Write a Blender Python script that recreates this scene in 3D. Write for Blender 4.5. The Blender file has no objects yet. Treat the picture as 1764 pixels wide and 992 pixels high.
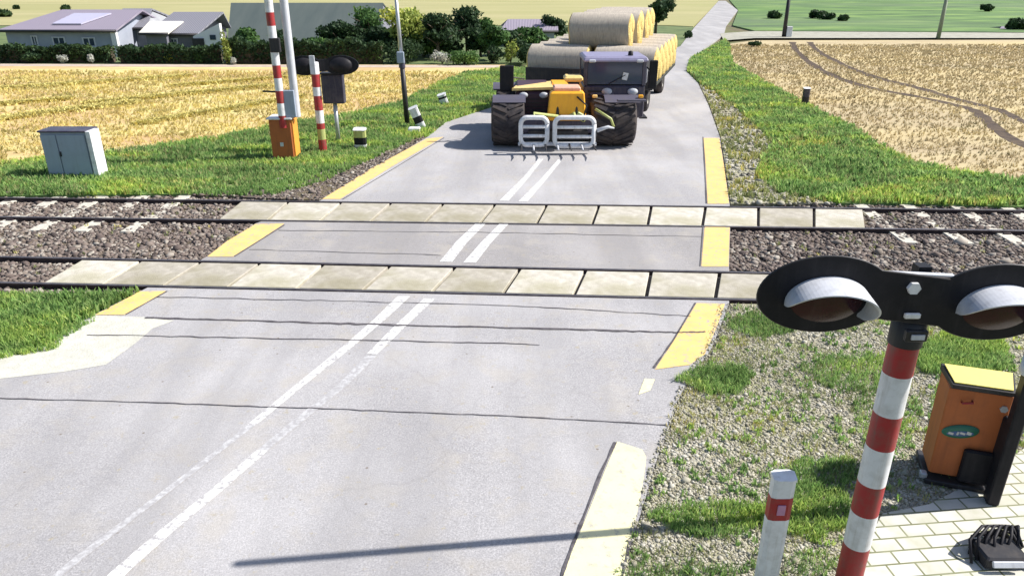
import bpy, math, random
import numpy as np
from mathutils import Vector, Matrix
# ---------------------------------------------------------------- camera
H = 5.3; F = 1263.0; PITCH = math.radians(23.19)
cp, sp = math.cos(PITCH), math.sin(PITCH)
sc = bpy.context.scene
cam_d = bpy.data.cameras.new('camera'); cam = bpy.data.objects.new('camera', cam_d)
sc.collection.objects.link(cam); sc.camera = cam
cam.location = (0, 0, H); cam.rotation_euler = (math.radians(90) - PITCH, 0, 0)
cam_d.sensor_width = 36; cam_d.lens = 36 * F / 1764; cam_d.clip_end = 6000; cam_d.clip_start = .05
# ---------------------------------------------------------------- light
SUN_EL = math.radians(44); SUN_DIR = Vector((0.993, 0.115, 0)).normalized()
w = bpy.data.worlds.new('World'); sc.world = w; w.use_nodes = True
nt = w.node_tree; bg = nt.nodes['Background']
sky = nt.nodes.new('ShaderNodeTexSky'); sky.sky_type = 'NISHITA'; sky.sun_disc = False
sky.sun_elevation = SUN_EL; sky.sun_rotation = math.atan2(SUN_DIR.x, SUN_DIR.y)
sky.air_density = 1.0; sky.dust_density = 1.2
nt.links.new(sky.outputs[0], bg.inputs[0]); bg.inputs[1].default_value = 0.075
sun_d = bpy.data.lights.new('sun', 'SUN'); sun_d.energy = 4.0; sun_d.angle = math.radians(.35)
sun_d.color = (1, .95, .88)
sun = bpy.data.objects.new('sun', sun_d); sc.collection.objects.link(sun)
sv = Vector((SUN_DIR.x * math.cos(SUN_EL), SUN_DIR.y * math.cos(SUN_EL), math.sin(SUN_EL)))
sun.rotation_euler = sv.to_track_quat('Z', 'Y').to_euler(); sun.location = (20, 5, 30)
vs = sc.view_settings; vs.view_transform = 'Standard'; vs.look = 'None'; vs.gamma = 1; vs.exposure = 0.95
sc.render.engine = 'CYCLES'; sc.cycles.use_denoising = True
sc.cycles.max_bounces = 6
rnd = random.Random(7); rng = np.random.default_rng(11)
# ---------------------------------------------------------------- helpers
def G(x, y, z=0.0):
    """where the ground (height z) lies at a point measured in the photograph"""
    u = (x - 882) / F; v = (496 - y) / F
    d = (u, cp + v * sp, -sp + v * cp); t = (z - H) / d[2]
    return (d[0] * t, d[1] * t)
def Q(x, y, Y):
    """X and Z of a measured point at the distance Y"""
    u = (x - 882) / F; v = (496 - y) / F
    t = Y / (cp + v * sp)
    return (u * t, H + (-sp + v * cp) * t)
COL = sc.collection
def tag(o, label=None, cat=None, group=None, kind=None):
    if label: o['label'] = label
    if cat: o['category'] = cat
    if group: o['group'] = group
    if kind: o['kind'] = kind
    return o
def thing(name, label, cat, loc=(0, 0, 0), rz=0, group=None):
    o = bpy.data.objects.new(name, None); COL.objects.link(o); o.empty_display_size = .2
    o.location = loc; o.rotation_euler = (0, 0, rz)
    return tag(o, label, cat, group)
class MB:
    def __init__(s): s.v = []; s.f = []; s.m = []; s.sm = []
    def add(s, vs, fs, mi=0, smooth=False):
        n = len(s.v); s.v += [tuple(p) for p in vs]
        for f in fs: s.f.append([i + n for i in f]); s.m.append(mi); s.sm.append(smooth)
        return s
    def box(s, c, d, mi=0, rot=None, bev=0.0, top=(1, 1)):
        """c centre, d full sizes; top = scale of the top face"""
        x, y, z = d[0] / 2, d[1] / 2, d[2] / 2
        if bev <= 0:
            P = [(a * x * (top[0] if e > 0 else 1), b * y * (top[1] if e > 0 else 1), e * z) for e in (-1, 1) for a, b in ((-1, -1), (1, -1), (1, 1), (-1, 1))]
            Fc = [(3, 2, 1, 0), (4, 5, 6, 7), (0, 1, 5, 4), (1, 2, 6, 5), (2, 3, 7, 6), (3, 0, 4, 7)]
        else:
            P = []; 
            def ring(zz, ins):
                a, b = x - ins, y - ins; q = bev * .7
                sx = sy = 1.0
                k = (zz + z) / (2 * z); sx = 1 + (top[0] - 1) * k; sy = 1 + (top[1] - 1) * k
                return [(px * sx, py * sy, zz) for px, py in ((-a + q, -b), (a - q, -b), (a, -b + q), (a, b - q), (a - q, b), (-a + q, b), (-a, b - q), (-a, -b + q))]
            for zz, ins in ((-z, bev), (-z + bev, 0), (z - bev, 0), (z, bev)): P += ring(zz, ins)
            Fc = [tuple(range(7, -1, -1)), tuple(range(24, 32))]
            for r in range(3):
                for i in range(8):
                    j = (i + 1) % 8; Fc.append((r * 8 + i, r * 8 + j, r * 8 + 8 + j, r * 8 + 8 + i))
        R = rot if rot is not None else Matrix.Identity(3)
        C = Vector(c)
        return s.add([C + R @ Vector(p) for p in P], Fc, mi)
    def tube(s, pts, r, n=10, mi=0, cap=True, smooth=True):
        pts = [Vector(p) for p in pts]
        rs = r if isinstance(r, (list, tuple)) else [r] * len(pts)
        V = []; 
        for i, p in enumerate(pts):
            d = (pts[min(i + 1, len(pts) - 1)] - pts[max(i - 1, 0)]).normalized()
            a = d.orthogonal().normalized() if i == 0 else (a - d * a.dot(d)).normalized()
            b = d.cross(a)
            rr = rs[i] if isinstance(rs[i], (tuple, list)) else (rs[i], rs[i])
            for k in range(n):
                t = 2 * math.pi * k / n; V.append(p + a * math.cos(t) * rr[0] + b * math.sin(t) * rr[1])
        fs = []
        for i in range(len(pts) - 1):
            for k in range(n):
                j = (k + 1) % n; fs.append((i * n + k, i * n + j, (i + 1) * n + j, (i + 1) * n + k))
        s.add(V, fs, mi, smooth)
        if cap:
            m = len(s.v) - len(V)
            s.f.append([m + k for k in range(n)][::-1]); s.m.append(mi); s.sm.append(False)
            m2 = m + (len(pts) - 1) * n
            s.f.append([m2 + k for k in range(n)]); s.m.append(mi); s.sm.append(False)
        return s
    def lathe(s, prof, c, axis='X', n=32, mi=0, sx=1.0, smooth=True):
        """prof = list of (along axis, radius)"""
        V = []
        for a, r in prof:
            for k in range(n):
                t = 2 * math.pi * k / n; p, q = r * math.cos(t), r * math.sin(t)
                if axis == 'X': V.append((c[0] + a, c[1] + p, c[2] + q))
                elif axis == 'Y': V.append((c[0] + p * sx, c[1] + a, c[2] + q))
                else: V.append((c[0] + p * sx, c[1] + q, c[2] + a))
        fs = []
        for i in range(len(prof) - 1):
            for k in range(n):
                j = (k + 1) % n; f = (i * n + k, i * n + j, (i + 1) * n + j, (i + 1) * n + k)
                fs.append(f if axis != 'Y' else f[::-1])
        return s.add(V, fs, mi, smooth)
    def prism(s, poly, z0, z1, mi=0):
        """poly in XY (counter-clockwise), from z0 up to z1"""
        n = len(poly); A = sum(poly[i][0] * poly[(i + 1) % n][1] - poly[(i + 1) % n][0] * poly[i][1] for i in range(n))
        if A < 0: poly = poly[::-1]
        V = [(p[0], p[1], z0) for p in poly] + [(p[0], p[1], z1) for p in poly]
        fs = [tuple(range(n - 1, -1, -1)), tuple(range(n, 2 * n))] + [(i, (i + 1) % n, n + (i + 1) % n, n + i) for i in range(n)]
        return s.add(V, fs, mi)
    def slab_y(s, poly, y0, y1, mi=0):
        """poly in XZ, extruded along Y"""
        n = len(poly)
        V = [(p[0], y0, p[1]) for p in poly] + [(p[0], y1, p[1]) for p in poly]
        fs = [tuple(range(n)), tuple(range(2 * n - 1, n - 1, -1))] + [((i + 1) % n, i, n + i, n + (i + 1) % n) for i in range(n)]
        return s.add(V, fs, mi)
    def build(s, name, mats, parent=None, loc=None):
        me = bpy.data.meshes.new(name); me.from_pydata(s.v, [], s.f)
        mats = mats if isinstance(mats, (list, tuple)) else [mats]
        for m in mats: me.materials.append(m)
        me.polygons.foreach_set('material_index', s.m); me.polygons.foreach_set('use_smooth', s.sm)
        me.update(); o = bpy.data.objects.new(name, me); COL.objects.link(o)
        if parent: o.parent = parent
        if loc: o.location = loc
        return o
def np_mesh(name, V, idx, per, mats, smooth=False, mi=None, parent=None):
    """big meshes: V (n,3), idx flat vertex index, per = corners of each face"""
    me = bpy.data.meshes.new(name); nf = len(idx) // per
    me.vertices.add(len(V)); me.vertices.foreach_set('co', V.astype(np.float32).ravel())
    me.loops.add(len(idx)); me.loops.foreach_set('vertex_index', idx.astype(np.int32))
    me.polygons.add(nf); me.polygons.foreach_set('loop_start', np.arange(nf, dtype=np.int32) * per)
    me.polygons.foreach_set('loop_total', np.full(nf, per, dtype=np.int32))
    for m in (mats if isinstance(mats, (list, tuple)) else [mats]): me.materials.append(m)
    if mi is not None: me.polygons.foreach_set('material_index', mi.astype(np.int32))
    me.update(calc_edges=True); me.validate()
    o = bpy.data.objects.new(name, me); COL.objects.link(o)
    if parent: o.parent = parent
    return o
# ---------------------------------------------------------------- materials
def new_mat(name, rough=.8, metal=0, col=(.5, .5, .5), spec=.3):
    m = bpy.data.materials.new(name); m.use_nodes = True
    b = m.node_tree.nodes['Principled BSDF']
    b.inputs['Base Color'].default_value = (*col, 1); b.inputs['Roughness'].default_value = rough
    b.inputs['Metallic'].default_value = metal; b.inputs['Specular IOR Level'].default_value = spec
    return m, m.node_tree, b
def N(t, kind, **kw):
    n = t.nodes.new(kind)
    for k, v in kw.items():
        if k in n.inputs: n.inputs[k].default_value = v
        else: setattr(n, k, v)
    return n
def ramp(t, fac, stops, interp='LINEAR'):
    r = t.nodes.new('ShaderNodeValToRGB'); r.color_ramp.interpolation = interp
    e = r.color_ramp.elements
    while len(e) < len(stops): e.new(.5)
    for k, (p, c) in enumerate(stops): e[k].position = p; e[k].color = (*c, 1) if len(c) == 3 else c
    t.links.new(fac, r.inputs[0]); return r.outputs[0]
def mixc(t, fac, a, b, mode='MIX'):
    m = t.nodes.new('ShaderNodeMix'); m.data_type = 'RGBA'; m.blend_type = mode
    for sock, v in ((m.inputs['Factor'], fac), (m.inputs['A'], a), (m.inputs['B'], b)): pass
    for nm, v in (('Factor', fac), ('A', a), ('B', b)):
        s_ = [i for i in m.inputs if i.name == nm and i.enabled][0]
        if hasattr(v, 'is_output'): t.links.new(v, s_)
        elif isinstance(v, (int, float)): s_.default_value = v
        else: s_.default_value = (*v, 1)
    return [o for o in m.outputs if o.enabled][0]
def coords(t, scale=(1, 1, 1), rot=(0, 0, 0), obj=True):
    tc = t.nodes.new('ShaderNodeTexCoord'); mp = t.nodes.new('ShaderNodeMapping')
    mp.inputs['Scale'].default_value = scale; mp.inputs['Rotation'].default_value = rot
    t.links.new(tc.outputs['Object'], mp.inputs[0]); return mp.outputs[0]
def noise(t, vec, scale, detail=6, rough=.55):
    n = N(t, 'ShaderNodeTexNoise', Scale=scale, Detail=detail, Roughness=rough)
    t.links.new(vec, n.inputs['Vector']); return n.outputs[0]
def bump(t, b, h, strength=.4, dist=.02):
    n = N(t, 'ShaderNodeBump', Strength=strength, Distance=dist)
    t.links.new(h, n.inputs['Height']); t.links.new(n.outputs[0], b.inputs['Normal'])
def nmat(name, stops, scale=3, rough=.85, stretch=(1, 1, 1), rot=(0, 0, 0), bmp=.4, bscale=40, bdist=.02, big=None, bigscale=.5, metal=0, spec=.25):
    """base colour from two layers of noise, bump from a third"""
    m, t, b = new_mat(name, rough, metal, spec=spec)
    v = coords(t, stretch, rot)
    c = ramp(t, noise(t, v, scale), stops)
    if big:
        f = ramp(t, noise(t, v, bigscale, 3), ((.42, (0, 0, 0)), (.62, (1, 1, 1))))
        c = mixc(t, f, c, mixc(t, .6, c, big))
    t.links.new(c, b.inputs['Base Color'])
    if bmp: bump(t, b, noise(t, v, bscale, 4), bmp, bdist)
    return m
def island(name, cols, rough=.75, transl=.0):
    """one colour per blade / leaf / stone, picked at random"""
    m, t, b = new_mat(name, rough, spec=.15)
    g = t.nodes.new('ShaderNodeNewGeometry')
    n = len(cols); c = ramp(t, g.outputs['Random Per Island'], [(i / max(1, n - 1), k) for i, k in enumerate(cols)])
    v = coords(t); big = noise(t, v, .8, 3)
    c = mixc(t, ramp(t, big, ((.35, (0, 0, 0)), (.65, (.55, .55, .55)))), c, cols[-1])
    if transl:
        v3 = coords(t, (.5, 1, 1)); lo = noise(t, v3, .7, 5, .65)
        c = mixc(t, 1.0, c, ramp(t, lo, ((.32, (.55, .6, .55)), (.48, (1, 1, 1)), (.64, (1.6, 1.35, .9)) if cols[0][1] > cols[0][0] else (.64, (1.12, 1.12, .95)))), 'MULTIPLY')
    t.links.new(c, b.inputs['Base Color'])
    if transl:
        tr = t.nodes.new('ShaderNodeBsdfTranslucent'); t.links.new(c, tr.inputs[0])
        mx = t.nodes.new('ShaderNodeMixShader'); mx.inputs[0].default_value = transl
        out = t.nodes['Material Output']
        t.links.new(b.outputs[0], mx.inputs[1]); t.links.new(tr.outputs[0], mx.inputs[2]); t.links.new(mx.outputs[0], out.inputs[0])
    return m
def paint(name, col, rough=.4, metal=0, dirt=.25, dcol=(.12, .1, .08), scale=4, spec=.4):
    m, t, b = new_mat(name, rough, metal, col, spec)
    v = coords(t); vst = coords(t, (4, 4, .35)); f = ramp(t, noise(t, v, scale, 8, .65), ((.45, (0, 0, 0)), (.75, (dirt,) * 3)))
    f = mixc(t, 1.0, f, ramp(t, noise(t, vst, 3.5, 5, .6), ((.5, (0, 0, 0)), (.72, (dirt * .9,) * 3))), 'ADD')
    c = mixc(t, f, col, dcol); t.links.new(c, b.inputs['Base Color'])
    bump(t, b, noise(t, v, 30, 3), .08, .004)
    return m
M = {}
M['soil'] = nmat('soil', ((.3, (.10, .085, .05)), (.7, (.2, .17, .1))), 2, big=(.12, .16, .05), bigscale=.2)
M['verge'] = nmat('verge_soil', ((.3, (.09, .17, .05)), (.55, (.17, .28, .08)), (.75, (.32, .32, .16))), 3, bmp=.8, bscale=15, bdist=.05)
M['ballast_bed'] = nmat('ballast_bed', ((.3, (.045, .037, .032)), (.5, (.11, .09, .08)), (.7, (.2, .17, .15))), 14, bmp=1, bscale=14, bdist=.05, big=(.16, .13, .06), bigscale=.7)
M['gravel_bed'] = nmat('gravel_bed', ((.3, (.17, .155, .10)), (.5, (.32, .30, .22)), (.72, (.46, .44, .35))), 9, bmp=.9, bscale=18, bdist=.03, big=(.25, .26, .12), bigscale=.8)
M['stone_dark'] = island('ballast_stone', ((.05, .042, .04), (.11, .088, .08), (.21, .175, .155), (.14, .11, .085), (.42, .39, .34), (.16, .125, .11)), .9)
M['stone_pale'] = island('pale_stone', ((.14, .125, .10), (.38, .36, .31), (.56, .54, .49), (.27, .25, .18), (.46, .44, .39), (.33, .31, .22)), .9)
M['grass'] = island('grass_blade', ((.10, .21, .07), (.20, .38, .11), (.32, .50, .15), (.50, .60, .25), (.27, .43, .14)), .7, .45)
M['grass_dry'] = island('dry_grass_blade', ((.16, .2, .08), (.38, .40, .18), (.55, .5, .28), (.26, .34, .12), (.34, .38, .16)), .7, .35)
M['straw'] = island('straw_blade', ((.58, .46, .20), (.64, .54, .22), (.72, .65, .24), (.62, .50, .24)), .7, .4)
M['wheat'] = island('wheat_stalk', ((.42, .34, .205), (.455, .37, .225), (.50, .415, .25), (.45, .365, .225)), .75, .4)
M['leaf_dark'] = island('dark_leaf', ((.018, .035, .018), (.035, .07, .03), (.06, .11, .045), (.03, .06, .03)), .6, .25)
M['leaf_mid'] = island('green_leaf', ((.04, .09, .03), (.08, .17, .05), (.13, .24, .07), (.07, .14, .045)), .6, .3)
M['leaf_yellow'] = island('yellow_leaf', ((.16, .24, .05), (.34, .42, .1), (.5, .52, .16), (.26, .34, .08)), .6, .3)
M['leaf_white'] = island('white_flower', ((.45, .45, .42), (.7, .7, .66), (.3, .35, .25), (.6, .58, .56)), .6, .2)
M['bark'] = nmat('bark', ((.3, (.05, .04, .03)), (.7, (.14, .11, .08))), 8, bscale=20, bmp=.8)
def road_mat(name, a, b_, c_, extra=True):
    m, t, b = new_mat(name, .9, spec=.2)
    v = coords(t); vs2 = coords(t, (1, .12, 1))
    c = ramp(t, noise(t, v, 42, 5, .8), ((.36, a), (.5, b_), (.64, c_)))                    # aggregate
    c = mixc(t, ramp(t, noise(t, v, 11, 6, .75), ((.40, (.55,) * 3), (.52, (0, 0, 0)))), c, tuple(x * .78 for x in b_))
    big = noise(t, v, .4, 4, .5)
    c = mixc(t, ramp(t, big, ((.4, (0, 0, 0)), (.65, (.4,) * 3))), c, tuple(x * 1.06 for x in c_))
    st = noise(t, vs2, .9, 4, .55)                                     # worn wheel lanes along the road
    c = mixc(t, ramp(t, noise(t, v, 1.7, 5, .6), ((.5, (0, 0, 0)), (.64, (.35,) * 3))), c, (.42, .385, .33))
    c = mixc(t, ramp(t, st, ((.45, (0, 0, 0)), (.62, (.5,) * 3))), c, tuple(x * .78 for x in b_))
    sp_ = noise(t, v, 6.5, 4, .65)                                       # stains of mud and straw
    c = mixc(t, ramp(t, sp_, ((.61, (0, 0, 0)), (.72, (.55,) * 3))), c, (.36, .31, .2))
    vo = N(t, 'ShaderNodeTexVoronoi', Scale=3.2); t.links.new(v, vo.inputs['Vector'])       # rare dark spots
    c = mixc(t, ramp(t, vo.outputs['Distance'], ((.03, (.8,) * 3), (.07, (0, 0, 0)))), c, (.16, .13, .1))
    vc = N(t, 'ShaderNodeTexVoronoi', Scale=.55); vc.feature = 'DISTANCE_TO_EDGE'          # fine crazing
    nv = N(t, 'ShaderNodeTexNoise', Scale=2.5, Detail=5.0); t.links.new(v, nv.inputs['Vector'])
    mv = t.nodes.new('ShaderNodeVectorMath'); mv.operation = 'MULTIPLY_ADD'; t.links.new(nv.outputs['Color'], mv.inputs[0]); mv.inputs[1].default_value = (.5, .5, 0); t.links.new(v, mv.inputs[2]); t.links.new(mv.outputs[0], vc.inputs['Vector'])
    c = mixc(t, ramp(t, vc.outputs['Distance'], ((.0, (.13,) * 3), (.008, (0, 0, 0)))), c, (.15, .14, .13))
    t.links.new(c, b.inputs['Base Color'])
    bump(t, b, noise(t, v, 55, 5, .7), .45, .012)
    return m
M['road'] = road_mat('worn_asphalt', (.215, .21, .215), (.35, .342, .352), (.50, .49, .495))
M['road2'] = road_mat('crossing_asphalt', (.21, .20, .20), (.30, .288, .288), (.40, .385, .385))
M['apron'] = nmat('pale_concrete', ((.3, (.46, .455, .40)), (.7, (.60, .59, .53))), 6, bmp=.5, bscale=30, big=(.48, .47, .40), bigscale=1.2)
M['slab'] = nmat('concrete_slab', ((.3, (.38, .355, .31)), (.55, (.50, .475, .425)), (.75, (.60, .57, .52))), 5, bmp=.35, bscale=45, big=(.30, .28, .18), bigscale=1.0)
t_ = M['slab'].node_tree; oi = t_.nodes.new('ShaderNodeObjectInfo'); bs = t_.nodes['Principled BSDF']; lk = bs.inputs['Base Color'].links[0].from_socket
t_.links.new(mixc(t_, 1.0, lk, ramp(t_, oi.outputs['Random'], ((0, (.78, .76, .72)), (1, (1.12, 1.12, 1.1)))), 'MULTIPLY'), bs.inputs['Base Color'])
M['crack'] = nmat('joint_dark', ((.3, (.05, .045, .05)), (.7, (.13, .12, .13))), 12, bmp=0)
def worn_paint(name, col, under, cover=.5, scale=9):
    m, t, b = new_mat(name, .7, spec=.3); v = coords(t)
    f = ramp(t, noise(t, v, scale, 8, .72), ((cover - .06, (0, 0, 0)), (cover + .05, (1, 1, 1))))
    c0 = mixc(t, ramp(t, noise(t, v, 3, 5), ((.35, (0, 0, 0)), (.7, (.5,) * 3))), col, tuple(x * .78 for x in col))
    t.links.new(mixc(t, f, under, c0), b.inputs['Base Color']); bump(t, b, noise(t, v, 60, 3), .2, .006)
    return m
M['yellow_line'] = worn_paint('yellow_line', (.74, .51, .19), (.38, .35, .32), .42)
M['yellow_pale'] = worn_paint('pale_yellow_line', (.80, .75, .45), (.42, .4, .34), .42)
M['white_line'] = worn_paint('white_line', (.66, .66, .65), (.34, .33, .34), .46, 13)
M['white_faint'] = worn_paint('faint_white_line', (.50, .50, .51), (.35, .342, .352), .52, 13)
M['rail'] = nmat('rail_steel', ((.3, (.03, .022, .03)), (.7, (.08, .06, .06))), 6, rough=.6, bmp=.2, metal=.2)
M['rail_top'] = nmat('rail_head', ((.3, (.10, .09, .10)), (.7, (.22, .2, .2))), 6, rough=.4, bmp=.05, metal=.7)
M['sleeper'] = nmat('sleeper_concrete', ((.3, (.42, .4, .34)), (.7, (.6, .57, .5))), 7, bmp=.4)
M['black'] = paint('black_paint', (.012, .012, .016), .55, dirt=.3, dcol=(.05, .045, .05), spec=.2)
M['blackmetal'] = paint('dark_metal', (.03, .03, .035), .5, .3)
M['steel'] = paint('galvanised', (.5, .52, .55), .45, .5)
M['greylight'] = paint('grey_paint', (.55, .57, .62), .45)
M['white'] = paint('white_paint', (.74, .75, .78), .5, dirt=.42, dcol=(.3, .28, .24), scale=8)
M['red'] = paint('red_paint', (.36, .025, .03), .5, dirt=.55, scale=9)
M['lens'] = paint('unlit_red_lens', (.03, .004, .010), .18, dirt=.1)
M['orange'] = paint('orange_box', (.42, .12, .035), .6, dirt=.5, dcol=(.25, .08, .03))
M['orange_lit'] = paint('orange_sunlit', (.8, .32, .05), .5)  # lit copy of the orange box paint
M['lid_yellow'] = paint('sunlit_lid_top', (.85, .72, .2), .5, dirt=.1)
M['green_badge'] = paint('green_badge', (.03, .16, .10), .4)
M['blue_badge'] = paint('blue_badge', (.08, .14, .3), .4)
M['cabinet'] = paint('cabinet_grey', (.30, .36, .45), .5, dirt=.15)
M['cabinet_seam'] = paint('cabinet_seam', (.2, .24, .32), .5)
M['tyre'] = nmat('tyre_rubber', ((.3, (.018, .016, .02)), (.7, (.05, .045, .05))), 6, rough=.8, bmp=.2, big=(.1, .08, .07), bigscale=2)
M['rim'] = paint('wheel_rim', (.42, .40, .36), .5)
M['cabbody'] = paint('dark_body', (.045, .04, .07), .4, dirt=.5, dcol=(.15, .13, .14))
M['roofcab'] = paint('cab_roof', (.26, .25, .38), .45)
M['fender'] = paint('fender', (.09, .085, .12), .5)
M['boomyel'] = paint('boom_yellow', (.95, .45, .03), .4, dirt=.25, dcol=(.6, .2, .04))
M['cream'] = paint('cream_cover', (.85, .60, .22), .45)
M['hoodred'] = paint('hood_front', (.05, .02, .035), .5)
M['yelgreen'] = paint('yellow_green', (.42, .46, .16), .45)
def glass(name, col, rough=.08):
    m, t, b = new_mat(name, rough, 0, col, .5); b.inputs['Coat Weight'].default_value = .3; return m
M['glass'] = glass('dark_glass', (.05, .062, .12))
M['winglass'] = glass('window_glass', (.04, .06, .09), .12)
M['wall_blue'] = nmat('wall_blue_grey', ((.3, (.28, .31, .38)), (.7, (.36, .39, .46))), 1, bmp=.1)
M['wall_grey'] = nmat('wall_grey', ((.3, (.25, .26, .28)), (.7, (.34, .35, .37))), 1, bmp=.1)
M['wall_dark'] = nmat('wall_dark', ((.3, (.13, .13, .16)), (.7, (.2, .2, .24))), 1, bmp=.1)
M['wall_white'] = nmat('wall_white', ((.3, (.7, .7, .72)), (.7, (.8, .8, .82))), 1, bmp=.1)
M['solar'] = paint('solar_panel', (.5, .48, .62), .2, dirt=.1, spec=.8)
def wave_mat(name, stops, scale, axis='X', dist=2.0, rough=.8, bmp=.5, extra=None):
    m, t, b = new_mat(name, rough); v = coords(t)
    wv = N(t, 'ShaderNodeTexWave', Scale=scale, Distortion=dist, Detail=3.0); wv.bands_direction = axis
    wv.inputs['Detail Scale'].default_value = 2.0
    t.links.new(v, wv.inputs['Vector']); c = ramp(t, wv.outputs[0], stops)
    if extra: c = mixc(t, ramp(t, noise(t, v, extra[1], 4), ((.4, (0, 0, 0)), (.65, (.8,) * 3))), c, extra[0])
    t.links.new(c, b.inputs['Base Color']); bump(t, b, wv.outputs[0], bmp, .03); return m
M['roof_lav'] = wave_mat('mauve_roof', ((.0, (.22, .19, .25)), (1, (.30, .27, .33))), 2.5, 'X', .3)
M['roof_grey'] = wave_mat('grey_roof', ((.0, (.16, .16, .19)), (1, (.24, .24, .28))), 2.5, 'X', .3)
M['roof_hall'] = nmat('green_grey_roof', ((.3, (.065, .085, .085)), (.7, (.09, .11, .105))), .4, stretch=(3, .4, 1), bmp=.1)
M['roof_pale'] = nmat('pale_roof', ((.3, (.6, .58, .52)), (.7, (.72, .7, .62))), 2, bmp=.1)
# stripes: red and white bands by object height
def stripes(name, period, phase, a=(.42, .03, .035), b_=(.72, .74, .78), duty=.5):
    m, t, b = new_mat(name, .45, spec=.4); tc = t.nodes.new('ShaderNodeTexCoord')
    sx = t.nodes.new('ShaderNodeSeparateXYZ'); t.links.new(tc.outputs['Object'], sx.inputs[0])
    m1 = N(t, 'ShaderNodeMath', operation='MULTIPLY_ADD'); t.links.new(sx.outputs[2], m1.inputs[0]); m1.inputs[1].default_value = 1 / period; m1.inputs[2].default_value = phase
    m2 = N(t, 'ShaderNodeMath', operation='FRACT'); t.links.new(m1.outputs[0], m2.inputs[0])
    m3 = N(t, 'ShaderNodeMath', operation='GREATER_THAN'); t.links.new(m2.outputs[0], m3.inputs[0]); m3.inputs[1].default_value = duty
    v = coords(t); c = mixc(t, m3.outputs[0], a, b_)
    c = mixc(t, ramp(t, noise(t, v, 6, 6), ((.45, (0, 0, 0)), (.8, (.35,) * 3))), c, (.16, .1, .09))
    t.links.new(c, b.inputs['Base Color']); return m
# ---------------------------------------------------------------- ground sheets
def sheet(name, px, z, mat, z0=None, kind='structure', world=False):
    P = [tuple(p) for p in px] if world else [G(*p, z) for p in px]
    mb = MB()
    if z0 is None:
        n = len(P); A = sum(P[i][0] * P[(i + 1) % n][1] - P[(i + 1) % n][0] * P[i][1] for i in range(n))
        if A < 0: P = P[::-1]
        mb.add([(x, y, z) for x, y in P], [tuple(range(n))])
    else: mb.prism(P, z0, z)
    o = mb.build(name, mat); o['kind'] = kind
    return o
GZ = -.14
sheet('ground', [(-2500, -600), (2500, -600), (2500, 3500), (-2500, 3500)], GZ - .03, M['soil'], world=True)
# rails, as measured (z = 0 rail tops)
R_nu = (G(0, 443), G(1300, 470)); R_nl = (G(0, 487), G(1300, 517))
R_fu = (G(0, 343), G(1764, 361)); R_fl = (G(0, 372), G(1764, 400))
def on(R, X): 
    (x0, y0), (x1, y1) = R; return y0 + (y1 - y0) * (X - x0) / (x1 - x0)
# make the pairs parallel: common slope
SL = (on(R_nl, 1) - on(R_nl, 0) + on(R_nu, 1) - on(R_nu, 0) + on(R_fu, 1) - on(R_fu, 0) + on(R_fl, 1) - on(R_fl, 0)) / 4
def par(R, sl): 
    xm = 0.0; ym = on(R, xm); return ((-1, ym - sl), (1, ym + sl))
sn = (on(R_nl, 1) - on(R_nl, 0) + on(R_nu, 1) - on(R_nu, 0)) / 2; sf = (on(R_fu, 1) - on(R_fu, 0) + on(R_fl, 1) - on(R_fl, 0)) / 2
R_nu, R_nl, R_fu, R_fl = par(R_nu, sn), par(R_nl, sn), par(R_fu, sf), par(R_fl, sf)
BX = 60
ball = sheet('ballast', [(-BX, on(R_fu, -BX) + 1.3), (-BX, on(R_nl, -BX) - 1.4), (BX, on(R_nl, BX) - 1.4), (BX, on(R_fu, BX) + 1.3)], -.10, M['ballast_bed'], world=True)
# road pieces ----------------------------------------------------------
def clip_poly(P, n, d, keep=1):
    """keep the side where keep*(n.p - d) >= 0"""
    out = []
    for i in range(len(P)):
        a, b = P[i], P[(i + 1) % len(P)]; fa = keep * (n[0] * a[0] + n[1] * a[1] - d); fb = keep * (n[0] * b[0] + n[1] * b[1] - d)
        if fa >= 0: out.append(a)
        if fa * fb < 0:
            t = fa / (fa - fb); out.append((a[0] + (b[0] - a[0]) * t, a[1] + (b[1] - a[1]) * t))
    return out
def side(R, off=0):
    (x0, y0), (x1, y1) = R; s_ = (y1 - y0) / (x1 - x0); return (-s_, 1.0), y0 - s_ * x0 + off
GAP = .055
left_edge = [(0, 1250), (-700, 1250), (-900, 760), (-300, 655), (0, 607), (88, 596), (100, 578), (158, 544), (245, 500), (355, 443), (440, 385), (553, 345), (737, 236), (768, 211), (850, 184), (1000, 138), (1100, 105), (1172, 80), (1196, 48), (1227, 14), (1238, 2)]
right_edge = [(1250, 2), (1271, 18), (1251, 44), (1247, 60), (1187, 103), (1182, 123), (1202, 143), (1220, 180), (1240, 236), (1257, 352), (1258, 390), (1256, 459), (1256, 522), (1225, 602), (1192, 642), (1166, 692), (1152, 738), (1128, 800), (1108, 870), (1088, 930), (1060, 1010), (1000, 1250)]
RP = [G(*p) for p in left_edge + right_edge]
def emit(name, P, z, mat, z0=GZ):
    return sheet(name, P, z, mat, z0, world=True)
n, d = side(R_fu, GAP); emit('road', clip_poly(RP, n, d, 1), 0, M['road'])
n1, d1 = side(R_fl, -GAP); n2, d2 = side(R_nu, GAP)
P = clip_poly(clip_poly(RP, n1, d1, -1), n2, d2, 1); emit('road', P, 0, M['road2'])
n, d = side(R_nl, -GAP)
near = clip_poly(RP, n, d, -1); emit('road', near, 0, M['road'])
# side lane on the far right, leading off the road
sheet('farm_road', [(1240, 58), (1300, 54), (1764, 57), (2600, 62), (2600, 72), (1764, 66), (1300, 66), (1247, 70)], .012, nmat('lane_gravel', ((.3, (.28, .27, .22)), (.7, (.42, .41, .35))), 1.5, bmp=.3))
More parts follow.
